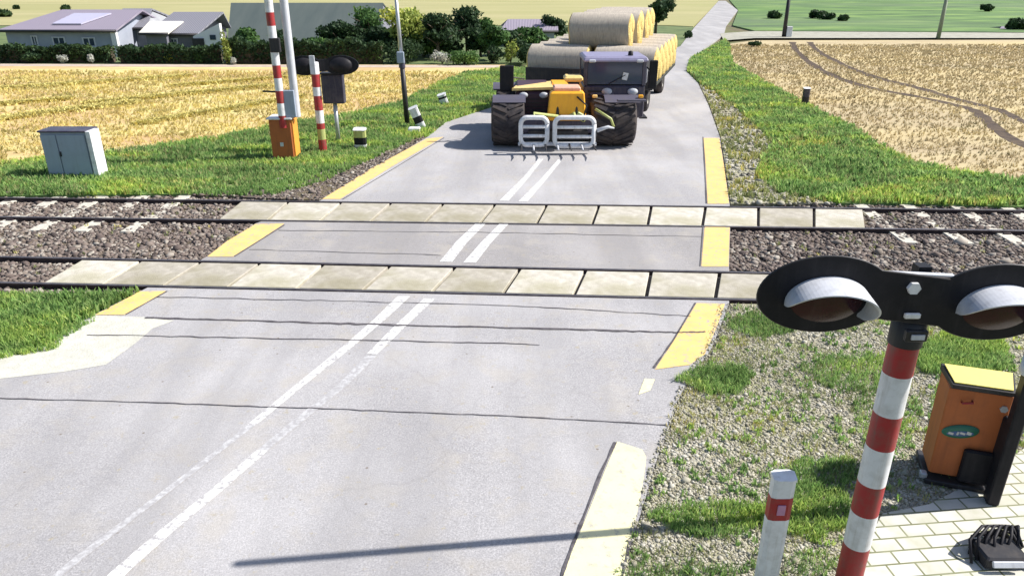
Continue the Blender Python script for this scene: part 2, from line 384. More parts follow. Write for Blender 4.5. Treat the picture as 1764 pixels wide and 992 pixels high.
# pale concrete apron at the left
sheet('concrete_apron', [(-900, 765), (-300, 670), (0, 652), (110, 640), (182, 628), (232, 592), (262, 566), (300, 552), (250, 546), (165, 543), (104, 579), (90, 598), (0, 610), (-300, 660)], .004, M['apron'])
def strip(name, pts, wd, z, mat, world=False, jit=0):
    """flat strip of constant width along a measured line"""
    W = pts if world else [G(*p) for p in pts]
    L = []; R = []
    for i, p in enumerate(W):
        a = W[max(i - 1, 0)]; b = W[min(i + 1, len(W) - 1)]
        dx, dy = b[0] - a[0], b[1] - a[1]; l = math.hypot(dx, dy); nx, ny = -dy / l, dx / l
        h = wd / 2 * (1 + (rnd.uniform(-jit, jit) if jit else 0))
        L.append((p[0] + nx * h, p[1] + ny * h, z)); R.append((p[0] - nx * h, p[1] - ny * h, z))
    mb = MB(); n = len(W); mb.add(L + R, [(i + n, i + n + 1, i + 1, i) for i in range(n - 1)])
    o = mb.build(name, mat); o['kind'] = 'structure'; return o
Z1 = .006
def mark(poly, mat): sheet('road_marking', poly, Z1, mat)
mark([(735, 239), (764, 236), (675, 287), (586, 343), (555, 343), (640, 290)], M['yellow_line'])
mark([(440, 386), (490, 385), (445, 415), (402, 442), (357, 442), (390, 416)], M['yellow_line'])
mark([(240, 502), (286, 501), (250, 523), (214, 542), (164, 542), (205, 521)], M['yellow_line'])
mark([(1212, 238), (1239, 238), (1248, 290), (1256, 351), (1219, 351), (1216, 290)], M['yellow_line'])
mark([(1214, 391), (1257, 391), (1255, 459), (1208, 459)], M['yellow_line'])
mark([(1200, 522), (1249, 523), (1236, 560), (1214, 610), (1188, 628), (1128, 636), (1160, 588)], M['yellow_line'])
mark([(1110, 652), (1128, 653), (1120, 672), (1100, 679)], M['yellow_pale'])
mark([(1063, 760), (1106, 774), (1113, 786), (1112, 800), (1105, 845), (1096, 890), (1086, 935), (1074, 1010), (964, 1010), (985, 950), (1010, 890), (1040, 815)], M['yellow_pale'])
def dens(pts, n=10):
    out = []
    for a, b in zip(pts, pts[1:]):
        for k in range(n): out.append((a[0] + (b[0] - a[0]) * k / n, a[1] + (b[1] - a[1]) * k / n))
    return out + [pts[-1]]
def taper(pts, z, mat):
    """pts = (x, y, half width in photo px)"""
    P = [(x - h, y) for x, y, h in pts] + [(x + h, y) for x, y, h in pts[::-1]]
    o = sheet('road_marking', P, z, mat); return o
taper([(932, 274, 4), (905, 307, 5), (868, 346, 8)], Z1, M['white_line'])
taper([(965, 275, 4), (938, 307, 5), (901, 347, 8)], Z1, M['white_line'])
taper([(827, 386, 9), (795, 417, 10), (768, 451, 11)], Z1, M['white_line'])
taper([(868, 386, 8), (838, 417, 9), (809, 452, 11)], Z1, M['white_line'])
taper([(696, 510, 11), (655, 549, 10), (600, 596, 9), (510, 668, 8), (434, 731, 8)], Z1, M['white_line'])
taper([(434, 731, 7), (330, 812, 7), (230, 888, 8), (128, 966, 9), (80, 1006, 9)], Z1, M['white_faint'])
taper([(740, 514, 10), (698, 553, 10), (640, 610, 9)], Z1, M['white_line'])
taper([(640, 612, 10), (590, 663, 9), (500, 735, 10), (452, 775, 9)], Z1, M['white_faint'])
taper([(452, 775, 10), (370, 846, 11), (285, 915, 13), (205, 985, 15), (180, 1010, 15)], Z1, M['white_line'])
# joints and cracks across the road
def crack(pts, wd):
    Pn = dens(pts, 14); Pn = [(x, y + rnd.uniform(-1, 1) * .8) for x, y in Pn]
    strip('road_joint', Pn, wd, .009, M['crack'], jit=.35)
crack([(250, 548), (500, 555), (700, 561), (1000, 568), (1158, 573), (1215, 572)], .05)
crack([(150, 577), (400, 582), (720, 588), (930, 594)], .022)
crack([(-60, 684), (300, 695), (600, 706), (900, 718), (1150, 732)], .018)
crack([(270, 512), (600, 519), (900, 528), (1190, 545)], .02)
crack([(480, 398), (800, 400), (1210, 408)], .02)
crack([(430, 430), (760, 440)], .02)
# dark edge beside the yellow lines
for a in ([(1060, 762), (1035, 815), (1006, 890), (982, 950), (962, 1008)], [(1086, 930), (1076, 975), (1068, 1008)], [(1198, 522), (1160, 586), (1126, 634)], [(1211, 236), (1214, 290), (1217, 351)], [(1211, 391), (1206, 459)], [(765, 238), (680, 290), (590, 344)], [(490, 388), (404, 442)], [(288, 502), (217, 542)]):
    strip('road_joint', dens(a, 4), .03, .009, M['crack'], jit=.4)
# ---------------------------------------------------------------- verges, fields
VZ = -.01
left_field = [(-2600, 108), (870, 112), (860, 119), (800, 126), (740, 150), (690, 176), (600, 196), (480, 215), (380, 236), (260, 252), (140, 268), (0, 281), (-900, 330)]
left_verge = [(-900, 331), (0, 282), (140, 269), (260, 253), (380, 237), (480, 216), (600, 197), (690, 177), (740, 151), (800, 127), (860, 120), (1000, 118), (1100, 105), (1000, 138), (850, 184), (768, 211), (740, 234), (640, 254), (560, 290), (430, 322), (330, 334), (0, 337), (-900, 336)]
gravel_left = [(330, 335), (430, 323), (560, 291), (640, 255), (739, 235), (553, 344), (520, 344)]
right_field = [(1256, 76), (1300, 70), (1764, 69), (3200, 72), (3200, 420), (1764, 311), (1670, 299), (1579, 281), (1507, 248), (1470, 219), (1434, 204), (1383, 179), (1325, 146), (1263, 113)]
right_verge = [(1188, 104), (1248, 71), (1255, 76), (1262, 113), (1325, 147), (1383, 180), (1434, 205), (1470, 220), (1507, 249), (1579, 282), (1670, 300), (1764, 312), (3200, 421), (3200, 372), (1764, 356), (1560, 350), (1440, 349), (1340, 332), (1300, 300), (1330, 245), (1290, 205), (1240, 165), (1204, 143), (1184, 123)]
gravel_right = [(1204, 144), (1240, 166), (1290, 206), (1330, 246), (1300, 301), (1340, 333), (1440, 350), (1259, 351), (1242, 236), (1222, 180)]
near_right = [(1258, 523), (1764, 530), (3000, 560), (3000, 1400), (1000, 1300), (1062, 1010), (1090, 930), (1110, 870), (1130, 800), (1154, 738), (1168, 692), (1194, 642), (1227, 602)]
near_left = [(-1500, 515), (0, 512), (215, 508), (240, 502), (160, 543), (100, 577), (86, 595), (0, 606), (-300, 655), (-1500, 850)]
def gsheet(name, px, z, mat): return sheet(name, px, z, mat, GZ - .02)
M['stubble'] = nmat('stubble_ground', ((.28, (.50, .39, .20)), (.5, (.62, .51, .22)), (.72, (.70, .64, .26))), 1.3, stretch=(.35, 1.3, 1), rot=(0, 0, math.radians(-12)), bmp=.6, bscale=12, bdist=.05, big=(.48, .28, .16), bigscale=.35)
M['wheatground'] = nmat('wheat_ground', ((.3, (.38, .30, .18)), (.5, (.44, .36, .22)), (.7, (.51, .43, .25))), 1.0, stretch=(.4, 1.2, 1), rot=(0, 0, math.radians(8)), bmp=.6, bscale=14, bdist=.05, big=(.56, .45, .22), bigscale=.15)
M['meadow'] = nmat('meadow', ((.3, (.06, .10, .05)), (.5, (.11, .20, .06)), (.72, (.24, .34, .10))), .25, stretch=(.4, 1, 1), bmp=.6, bscale=4, bdist=.1, big=(.12, .16, .10), bigscale=.03)
M['hillfield'] = nmat('hill_field', ((.3, (.30, .29, .13)), (.7, (.42, .38, .20))), .1, stretch=(.3, 1, 1), bmp=.3, bscale=4, bdist=.1, big=(.3, .3, .12), bigscale=.02)
M['garden'] = nmat('garden_ground', ((.3, (.08, .12, .05)), (.7, (.16, .2, .08))), .6, bmp=.5, bscale=6, bdist=.05)
gsheet('stubble_field', left_field, .0, M['stubble'])
gsheet('verge', left_verge, VZ, M['verge'])
gsheet('gravel_shoulder', gravel_left, VZ, M['ballast_bed'])
gsheet('wheat_field', right_field, .0, M['wheatground'])
gsheet('verge', right_verge, VZ, M['verge'])
gsheet('gravel_shoulder', gravel_right, VZ, M['gravel_bed'])
gsheet('gravel', near_right, VZ - .01, M['gravel_bed'])
gsheet('verge', near_left, VZ - .02, M['verge'])
gsheet('garden', [(-2600, 107), (870, 111), (1000, 100), (1100, 104), (1172, 79), (1195, 47), (1150, 45), (-5000, 45)], -.02, M['garden'])
gsheet('meadow', [(1272, 18), (1262, 44), (1300, 53), (1764, 56), (4000, 60), (9000, -18), (1247, -18), (1258, 2)], -.02, M['meadow'])
gsheet('hill_field', [(-5000, 44), (1150, 44), (1194, 46), (1226, 14), (1237, 2), (1240, -18), (-14000, -18)], -.03, M['hillfield'])
# lighter headland strip along the hedge
strip('field_path', [(-900, 112), (0, 112.5), (400, 114), (860, 115)], 1.3, .008, nmat('field_path', ((.3, (.42, .34, .28)), (.7, (.54, .45, .38))), 2), jit=0)
# far hills, all round
def hills(name, r, h0, amp, mat, seed):
    rg = random.Random(seed); ph = [rg.uniform(0, 6.28) for _ in range(6)]
    n = 160; V = []; rows = 9
    for j in range(rows):
        for i in range(n):
            a = 2 * math.pi * i / n
            hh = h0 + amp * sum(math.sin(a * k + ph[k % 6]) / k for k in (2, 3, 5, 8, 13)) 
            s_ = j / (rows - 1); prof = math.sin(s_ * math.pi / 2) ** 1.5
            V.append((math.cos(a) * (r + s_ * 700), math.sin(a) * (r + s_ * 700), -1 + prof * hh))
    fs = [(j * n + i, j * n + (i + 1) % n, (j + 1) * n + (i + 1) % n, (j + 1) * n + i) for j in range(rows - 1) for i in range(n)]
    o = MB().add(V, fs, 0, True).build(name, mat); o['kind'] = 'structure'; return o
hills('hills', 900, 70, 14, nmat('hill_woods', ((.35, (.06, .1, .04)), (.5, (.2, .26, .09)), (.65, (.4, .38, .18))), .004, bmp=0), 3)
# ---------------------------------------------------------------- scatter
def inpoly(X, Y, P):
    r = np.zeros(len(X), bool); n = len(P)
    for i in range(n):
        x0, y0 = P[i]; x1, y1 = P[(i + 1) % n]
        c = (y0 > Y) != (y1 > Y)
        with np.errstate(divide='ignore', invalid='ignore'):
            xx = (x1 - x0) * (Y - y0) / (y1 - y0 + 1e-12) + x0
        r ^= c & (X < xx)
    return r
def sample(px, density, d0=10, fall=1.4, xlim=None, holes=(), clump=0.0, cs=1.0, world=False, ymax=None):
    P = px if world else [G(*p) for p in px]
    xs = [p[0] for p in P]; ys = [p[1] for p in P]
    lo = (max(min(xs), -60), min(ys)); hi = (min(max(xs), 60), min(max(ys), ymax or 90))
    n = int(min(density * (hi[0] - lo[0]) * (hi[1] - lo[1]), 6e6))
    X = rng.uniform(lo[0], hi[0], n); Y = rng.uniform(lo[1], hi[1], n)
    D = np.hypot(X, Y); k = rng.random(n) < np.minimum(1, (d0 / D) ** fall)
    zc = np.maximum(Y * cp + H * sp, .1); k &= (np.abs(X / zc) < .78)        # only what the camera side can see
    X, Y = X[k], Y[k]; k = inpoly(X, Y, P); X, Y = X[k], Y[k]
    for h in holes:
        hp = [G(*p) for p in h]; k = ~inpoly(X, Y, hp); X, Y = X[k], Y[k]
    if clump:
        f = sum(np.sin(X * cs * a + b) * np.sin(Y * cs * c + e) for a, b, c, e in ((1.3, .4, 1.1, 2), (2.9, 1.7, 2.3, .3), (5.1, 3, 4.7, 1.1), (.6, 2, .7, .5)))
        k = f / 2.2 + rng.normal(0, .35, len(X)) > clump - 1; X, Y = X[k], Y[k]
    return X, Y
def blades(name, X, Y, z, hgt, wid, mat, label, cat, lean=.5, grow=.03, per=3):
    """tufts of bent blades"""
    n = len(X); X = np.repeat(X, per); Y = np.repeat(Y, per); D = np.hypot(X, Y)
    X = X + rng.normal(0, .02, n * per); Y = Y + rng.normal(0, .02, n * per); n *= per
    g = 1 + grow * np.maximum(D - 8, 0)
    h = hgt * rng.uniform(.45, 1.25, n) * (1 + (g - 1) * .3); wd = wid * g * rng.uniform(.6, 1.3, n)
    a = rng.uniform(0, 2 * np.pi, n); b = a + rng.normal(0, .8, n) + np.pi / 2; l = lean * h * rng.uniform(.2, 1.2, n)
    dx, dy = np.cos(a) * wd / 2, np.sin(a) * wd / 2; lx, ly = np.cos(b) * l, np.sin(b) * l
    Z = np.full(n, z) if np.isscalar(z) else np.repeat(z, per)
    V = np.stack([np.stack([X - dx, Y - dy, Z], 1), np.stack([X + dx, Y + dy, Z], 1),
                  np.stack([X + dx * .8 + lx * .35, Y + dy * .8 + ly * .35, Z + h * .6], 1), np.stack([X + lx, Y + ly, Z + h * .95], 1),
                  np.stack([X - dx * .8 + lx * .35, Y - dy * .8 + ly * .35, Z + h * .6], 1)], 1).reshape(-1, 3)
    b0 = np.arange(n) * 5
    idx = np.stack([b0, b0 + 1, b0 + 2, b0 + 3, b0 + 4], 1).ravel()
    o = np_mesh(name, V, idx, 5, mat); tag(o, label, cat, kind='stuff'); return o
ICO = None
def stones(name, X, Y, z, size, mat, label, cat, grow=.0, flat=.7):
    n = len(X); t = (1 + 5 ** .5) / 2
    iv = np.array([(-1, t, 0), (1, t, 0), (-1, -t, 0), (1, -t, 0), (0, -1, t), (0, 1, t), (0, -1, -t), (0, 1, -t), (t, 0, -1), (t, 0, 1), (-t, 0, -1), (-t, 0, 1)]) / 1.9
    fi = np.array([(0, 11, 5), (0, 5, 1), (0, 1, 7), (0, 7, 10), (0, 10, 11), (1, 5, 9), (5, 11, 4), (11, 10, 2), (10, 7, 6), (7, 1, 8), (3, 9, 4), (3, 4, 2), (3, 2, 6), (3, 6, 8), (3, 8, 9), (4, 9, 5), (2, 4, 11), (6, 2, 10), (8, 6, 7), (9, 8, 1)])
    s_ = size * rng.lognormal(0, .35, n)
    V = iv[None] * (1 + rng.normal(0, .2, (n, 12, 1))) * s_[:, None, None] * np.stack([rng.uniform(.8, 1.5, n), rng.uniform(.7, 1.2, n), np.full(n, flat)], 1)[:, None, :]
    a = rng.uniform(0, 6.28, n); c, s2 = np.cos(a)[:, None], np.sin(a)[:, None]
    V = np.stack([V[..., 0] * c - V[..., 1] * s2 + X[:, None], V[..., 0] * s2 + V[..., 1] * c + Y[:, None], V[..., 2] + z + rng.uniform(-.3, .35, n)[:, None] * s_[:, None]], 2)
    idx = (fi[None] + np.arange(n)[:, None, None] * 12).ravel()
    o = np_mesh(name, V.reshape(-1, 3), idx, 3, mat); tag(o, label, cat, kind='stuff'); return o
# ballast stones: three belts (outside far rail, between tracks, outside near rail) plus the beds of both tracks
roadhole = [(p[0], p[1]) for p in left_edge[3:] + right_edge]
slabn = [(139, 440), (1465, 465), (1465, 520), (60, 492)]; slabf = [(410, 342), (1490, 352), (1500, 384), (372, 378)]
bP = [(-22, on(R_fu, -22) + .9), (-22, on(R_nl, -22) - 1.0), (22, on(R_nl, 22) - 1.0), (22, on(R_fu, 22) + .9)]
X, Y = sample(bP, 520, 14, 1.2, world=True, holes=(roadhole, slabn, slabf))
def near_rail(X, Y, wdt):
    k = np.zeros(len(X), bool)
    for R in (R_nu, R_nl, R_fu, R_fl):
        k |= np.abs(Y - (on(R, 0) + (on(R, 1) - on(R, 0)) * X)) < wdt
    return k
k = ~near_rail(X, Y, .09); X, Y = X[k], Y[k]
stones('ballast_stones', X, Y, -.085, .034, M['stone_dark'], 'brown and purple grey crushed stone ballast round the two tracks', 'ballast')
X, Y = sample(bP, 9, 14, 1, world=True, holes=(roadhole, slabn, slabf), clump=1.1, cs=.8); k = ~near_rail(X, Y, .15)
blades('track_weeds', X[k], Y[k], -.1, .10, .02, M['grass_dry'], 'thin yellow green weeds between the ballast stones', 'weeds', per=6)
X, Y = sample([(330, 334), (430, 322), (560, 290), (640, 254), (720, 238), (560, 312), (470, 336), (380, 338)], 420, 14, 1, clump=.5, cs=2)
blades('shoulder_weeds', X, Y, -.01, .12, .02, M['grass'], 'green grass creeping over the left gravel shoulder', 'grass', per=4)
X, Y = sample(gravel_left, 260, 14, 1); stones('shoulder_stones', X, Y, -.01, .03, M['stone_dark'], 'purple grey stones on the left road shoulder beyond the tracks', 'stones')
X, Y = sample(gravel_right, 120, 14, 1); stones('shoulder_stones', X, Y, -.01, .045, M['stone_pale'], 'pale stones on the right road shoulder beyond the tracks', 'stones')
X, Y = sample(gravel_right, 60, 14, 1, clump=.7, cs=1.5); blades('shoulder_weeds', X, Y, -.01, .14, .022, M['grass_dry'], 'yellowish weeds growing in the pale right shoulder', 'weeds', per=6)
paving = [(1468, 1100), (1490, 940), (1520, 884), (1600, 868), (1690, 822), (1740, 790), (1764, 772), (2300, 760), (2400, 1300)]
X, Y = sample(near_right, 2300, 7, 1.3, holes=(paving,), ymax=13); 
stones('gravel_stones', X, Y, -.018, .0135, M['stone_pale'], 'pale crushed gravel covering the ground beside the near road edge', 'gravel')
def pg(name, px, den, hgt, wid, mat, label, clump=0, cs=1.0, d0=10, fall=1.3, per=3, holes=(), z=-.01, grow=.04, ymax=None):
    X, Y = sample(px, den, d0, fall, clump=clump, cs=cs, holes=holes, ymax=ymax)
    if len(X): blades(name, X, Y, z, hgt, wid, mat, label, 'grass', per=per, grow=grow)
edge_px = [(1240, 523), (1275, 523), (1240, 602), (1205, 645), (1180, 692), (1165, 738), (1140, 800), (1122, 870), (1100, 930), (1080, 1010), (1048, 1010), (1078, 930), (1100, 862), (1120, 795), (1145, 735), (1158, 690), (1184, 640), (1215, 600)]
X, Y = sample(edge_px, 1100, 7, 1, clump=.5, cs=4); stones('loose_stones', X, Y, .006, .011, M['stone_pale'], 'small stones strewn on the right road edge', 'stones')
blades('edge_grass', X[::9], Y[::9], 0, .05, .008, M['grass_dry'], 'short dry grass creeping over the right road edge', 'grass', per=4)
edge2 = [(150, 536), (172, 548), (112, 582), (98, 602), (0, 618), (0, 600), (82, 590), (95, 572)]
pg('weed_leaves', left_verge, 30, .15, .05, M['grass'], 'broad leaved green weeds in the left verge', .7, 1.7, 14, .9, per=5)
pg('weed_leaves', right_verge, 34, .18, .055, M['grass'], 'broad leaved green weeds in the right verge', .6, 1.5, 14, .9, per=5)
pg('weed_leaves', near_left, 90, .16, .035, M['grass'], 'broad leaved weeds beside the left road edge', .5, 1.5, 12, .9, per=5)
pg('weed_leaves', near_right, 45, .07, .022, M['grass'], 'small leafy weeds dotted over the pale gravel', .75, 2.3, 10, 1, per=7, holes=(paving,), grow=.02, ymax=13)
X, Y = sample(edge2, 900, 10, 1, clump=.4, cs=3); blades('edge_grass', X, Y, 0, .09, .012, M['grass'], 'grass fringe creeping over the pale concrete apron', 'grass', per=4)
# grass on the verges
pg('grass', left_verge, 300, .13, .02, M['grass'], 'bright green grass on the left verge between field and track', .55, 1.0, 14, .9)
pg('dry_grass', left_verge, 120, .13, .018, M['grass_dry'], 'yellowing grass among the green on the left verge', .7, 1.4, 14, .9)
pg('grass', right_verge, 300, .14, .021, M['grass'], 'bright green grass on the right verge between field and track', .55, 1.0, 14, .9)
pg('dry_grass', right_verge, 140, .14, .018, M['grass_dry'], 'yellow green grass among the green on the right verge', .7, 1.3, 14, .9)
pg('grass', near_left, 800, .16, .016, M['grass'], 'dark green grass clump beside the left road edge', .5, 1.0, 12, 1)
def blob(cx, cy, rx, ry, n=14): return [(cx + rx * math.cos(2 * math.pi * k / n) * rnd.uniform(.75, 1.2), cy + ry * math.sin(2 * math.pi * k / n) * rnd.uniform(.75, 1.2)) for k in range(n)]
for (cx, cy, rx, ry, den, hh) in ((1320, 558, 68, 22, 1500, .08), (1235, 655, 62, 26, 1500, .11), (1480, 640, 95, 32, 700, .09), (1655, 615, 95, 45, 1800, .12), (1420, 815, 75, 28, 1500, .08), (1240, 890, 120, 30, 1800, .09), (1390, 880, 90, 48, 1700, .10), (1530, 720, 60, 60, 350, .08), (1130, 985, 70, 18, 800, .07), (1230, 985, 60, 16, 800, .07), (1400, 970, 55, 25, 800, .07), (1660, 700, 60, 60, 500, .1)):
    pg('weeds', blob(cx, cy, rx, ry), den, hh, .009, M['grass'], 'green weed patch growing through the pale gravel', .25, 3.0, 10, 1, per=3, holes=(paving,), grow=.02)
pg('weeds', near_right, 200, .06, .008, M['grass_dry'], 'thin dry weeds scattered over the pale gravel', .9, 1.6, 10, 1, per=5, holes=(paving,), ymax=13)
# field texture
def tramline(pts, off=0): return [G(*p) for p in pts]
TL = [[(1365, 73), (1372, 88), (1400, 112), (1440, 133), (1500, 152), (1570, 165), (1640, 180), (1680, 192), (1720, 225), (1764, 250), (1900, 300)],
      [(1395, 73), (1405, 85), (1425, 98), (1470, 120), (1520, 137), (1575, 150), (1650, 172), (1720, 190), (1764, 210), (1900, 262)]]
TLW = [tramline(t) for t in TL]
def dist_line(X, Y, W):
    d = np.full(len(X), 1e9)
    for (x0, y0), (x1, y1) in zip(W, W[1:]):
        vx, vy = x1 - x0, y1 - y0; t = np.clip(((X - x0) * vx + (Y - y0) * vy) / (vx * vx + vy * vy), 0, 1)
        d = np.minimum(d, np.hypot(X - x0 - t * vx, Y - y0 - t * vy))
    return d
def smooth_line(W, n=6):
    out = []
    for i in range(len(W) - 1):
        p0 = W[max(i - 1, 0)]; p1 = W[i]; p2 = W[i + 1]; p3 = W[min(i + 2, len(W) - 1)]
        for k in range(n):
            t = k / n
            out.append(tuple(.5 * (2 * p1[j] + (-p0[j] + p2[j]) * t + (2 * p0[j] - 5 * p1[j] + 4 * p2[j] - p3[j]) * t * t + (-p0[j] + 3 * p1[j] - 3 * p2[j] + p3[j]) * t ** 3) for j in (0, 1)))
    return out + [W[-1]]
TLW = [smooth_line(t) for t in TLW]
M['rut'] = nmat('shaded_rut_soil', ((.3, (.05, .035, .03)), (.7, (.12, .085, .055))), 3, bmp=.6)  # rut soil with the shade between the wheat put into its dark tone
for t in TLW: strip('field_track', t, .5, .006, M['rut'], world=True, jit=.3)
X, Y = sample(right_field, 55, 16, .8, ymax=62); k = np.ones(len(X), bool)
for t in TLW: k &= dist_line(X, Y, t) > .24 + .06 * np.sin(X * 3)
blades('wheat', X[k], Y[k], 0, .075, .016, M['wheat'], 'ripe beige wheat standing in the right hand field', 'wheat', grow=.05, lean=.6)
X, Y = sample([(-2600, 121), (800, 125), (740, 150), (690, 176), (600, 196), (480, 215), (380, 236), (260, 252), (140, 268), (0, 281), (-900, 330)], 60, 16, .8, ymax=54, clump=.25, cs=.5)
blades('stubble', X, Y, 0, .10, .018, M['straw'], 'golden cut stubble and loose straw on the left field', 'stubble', grow=.05, lean=.9)
# straw rows lying on the stubble
M['swath'] = nmat('straw_swath', ((.3, (.62, .52, .16)), (.7, (.80, .72, .28))), 3, stretch=(.4, 1.5, 1), bmp=.8, bscale=20, bdist=.05)
for a, b, wd in (((-200, 232), (230, 178), .8), ((-150, 165), (320, 133), .7), ((150, 180), (460, 150), .6), ((-100, 190), (120, 172), .5), ((240, 215), (520, 168), .5), ((300, 150), (560, 130), .45)):
    A, B = G(*a), G(*b); Xs = []; Ys = []
    for _ in range(int(1500 * wd * 2)):
        t = rnd.random(); Xs.append(A[0] + (B[0] - A[0]) * t + rnd.gauss(0, wd * .3)); Ys.append(A[1] + (B[1] - A[1]) * t + rnd.gauss(0, wd * .3))
    blades('straw_row', np.array(Xs), np.array(Ys), 0, .12, .035, M['swath'], 'yellow row of loose straw across the left stubble field', 'straw', lean=1.4, per=4)
# ---------------------------------------------------------------- block paving by the near barrier
def paving_mat():
    m, t, b = new_mat('block_paving', .85, spec=.2); v = coords(t, rot=(0, 0, math.radians(-6)))
    br = N(t, 'ShaderNodeTexBrick', Scale=1.0); br.inputs['Brick Width'].default_value = .30; br.inputs['Row Height'].default_value = .17
    br.inputs['Mortar Size'].default_value = .012; br.inputs['Mortar Smooth'].default_value = .3
    br.inputs['Color1'].default_value = (.5, .49, .43, 1); br.inputs['Color2'].default_value = (.62, .6, .54, 1); br.inputs['Mortar'].default_value = (.17, .18, .1, 1)
    t.links.new(v, br.inputs['Vector'])
    c = mixc(t, ramp(t, noise(t, v, 4, 6), ((.45, (0, 0, 0)), (.7, (.5,) * 3))), br.outputs['Color'], (.36, .37, .24))
    t.links.new(c, b.inputs['Base Color']); bump(t, b, br.outputs['Fac'], -.5, .02); return m
gsheet('block_paving', paving, .005, paving_mat())
# ---------------------------------------------------------------- tracks
def rail_mb(R, x0, x1):
    mb = MB(); prof = [(-.075, -.15), (.075, -.15), (.075, -.135), (.014, -.12), (.014, -.045), (.038, -.03), (.038, .008), (.03, .014), (-.03, .014), (-.038, .008), (-.038, -.03), (-.014, -.045), (-.014, -.12), (-.075, -.135)]
    n = len(prof); V = []
    for X in (x0, x1):
        for py, pz in prof: V.append((X, on(R, X) + py, pz))
    fs = [tuple(range(n))[::-1], tuple(range(n, 2 * n))]
    mb.add(V, fs)
    for i in range(n):
        j = (i + 1) % n; mb.add([V[i], V[n + i], V[n + j], V[j]], [(0, 1, 2, 3)][::-1], 1 if prof[i][1] > 0 and prof[j][1] > 0.01 else 0)
    return mb
near_track = thing('railway_track', 'near track of two dark steel rails with stones between them', 'railway track')
far_track = thing('railway_track', 'far track of two dark rails on pale concrete sleepers', 'railway track')
for R, t in ((R_nu, near_track), (R_nl, near_track), (R_fu, far_track), (R_fl, far_track)):
    rail_mb(R, -45, 45).build('rail', [M['rail'], M['rail_top']], t)
def sleeper_mb():
    mb = MB(); L = 1.55
    mb.add([(-.19, -L, -.2), (.19, -L, -.2), (.19, L, -.2), (-.19, L, -.2), (-.15, -L + .04, -.03), (.15, -L + .04, -.03), (.15, -.5, -.035), (.15, -.3, -.06), (.15, .3, -.06), (.15, .5, -.035), (.15, L - .04, -.03),
            (-.15, L - .04, -.03), (-.15, .5, -.035), (-.15, .3, -.06), (-.15, -.3, -.06), (-.15, -.5, -.035)],
           [(3, 2, 1, 0), (0, 1, 5, 4), (2, 3, 11, 10), (4, 5, 6, 15), (15, 6, 7, 14), (14, 7, 8, 13), (13, 8, 9, 12), (12, 9, 10, 11), (1, 2, 10, 9, 8, 7, 6, 5), (3, 0, 4, 15, 14, 13, 12, 11)])
    return mb
s0 = sleeper_mb().build('sleeper', M['sleeper'], far_track)
XS = []
x0 = G(197, 362)[0]; stp = (G(197, 362)[0] - G(46, 362)[0]) / 2
XS += [x0 - stp * k for k in range(-1, 12)]
x1 = G(1621, 386)[0]; st2 = (G(1709, 386)[0] - G(1621, 386)[0])
XS += [x1 + st2 * k for k in range(-1, 12)]
ang = math.atan(sf)
for i, X in enumerate(XS):
    s_ = s0 if i == 0 else s0.copy()
    if i: COL.objects.link(s_); s_.parent = far_track
    ym = (on(R_fu, X) + on(R_fl, X)) / 2
    s_.location = (X, ym - .05, -.015); s_.rotation_euler = (0, 0, ang + rnd.uniform(-.01, .01))
# fastenings on the rails where sleepers show
for X in XS[:8] + XS[13:20]:
    for R in (R_fu, R_fl):
        for s_ in (-1, 1): MB().box((X, on(R, X) + s_ * .1, -.035), (.16, .05, .04)).build('rail_clip', M['rail'], far_track)
# crossing slabs ------------------------------------------------------
ordn = ['first', 'second', 'third', 'fourth', 'fifth', 'sixth', 'seventh', 'eighth', 'ninth', 'tenth', 'eleventh', 'twelfth', 'thirteenth', 'fourteenth']
def slabs(tops, bots, yt, yb, Ru, Rl, which, row):
    nslab = len(tops) - 1
    for i in range(nslab):
        def P(k, up):
            x = tops[k] if up else bots[k]; y = (yt if up else yb)(x); X = G(x, y)[0]
            return (X, (on(Ru, X) - .075) if up else (on(Rl, X) + .075))
        a, b, c, d_ = P(i, False), P(i + 1, False), P(i + 1, True), P(i, True); g = .034
        a = (a[0] + g, a[1]); d_ = (d_[0] + g, d_[1]); b = (b[0] - g, b[1]); c = (c[0] - g, c[1])
        cx = sum(p[0] for p in (a, b, c, d_)) / 4; cy = sum(p[1] for p in (a, b, c, d_)) / 4
        dz = rnd.uniform(-.004, .004); bv = .012
        mb = MB(); base = [(p[0] - cx, p[1] - cy) for p in (a, b, c, d_)]
        r0 = [(x, y, -.13) for x, y in base]; r1 = [(x, y, -bv) for x, y in base]
        r2 = [(x * (1 - bv * 1.2), y * (1 - bv * 2), 0) for x, y in base]
        V = r0 + r1 + r2; fs = [(3, 2, 1, 0), (8, 9, 10, 11)]
        for r in (0, 4):
            for k in range(4): j = (k + 1) % 4; fs.append((r + k, r + j, r + 4 + j, r + 4 + k))
        mb.add(V, fs)
        o = mb.build('crossing_slab', M['slab'], loc=(cx, cy, .004 + dz))
        extra = ''
        lab = f'{ordn[i]} concrete slab from the left between the {which} rails'
        tag(o, lab, 'concrete slab', f'concrete slabs between the {which} rails')
tops = [139, 242, 345, 447, 556, 671, 783, 895, 1008, 1121, 1239, 1352, 1466]; bots = [69, 175, 280, 391, 510, 625, 745, 868, 990, 1115, 1235, 1352, 1470]
slabs(tops, bots, lambda x: 445 + x * .0208, lambda x: 488 + x * .023, R_nu, R_nl, 'near', 0)
tops = [413, 496, 587, 673, 763, 852, 941, 1031, 1121, 1214, 1305, 1400, 1485]; bots = [375, 462, 552, 639, 733, 828, 925, 1021, 1117, 1212, 1309, 1406, 1497]
slabs(tops, bots, lambda x: 344 + x * .0102, lambda x: 372 + x * .0159, R_fu, R_fl, 'far', 1)
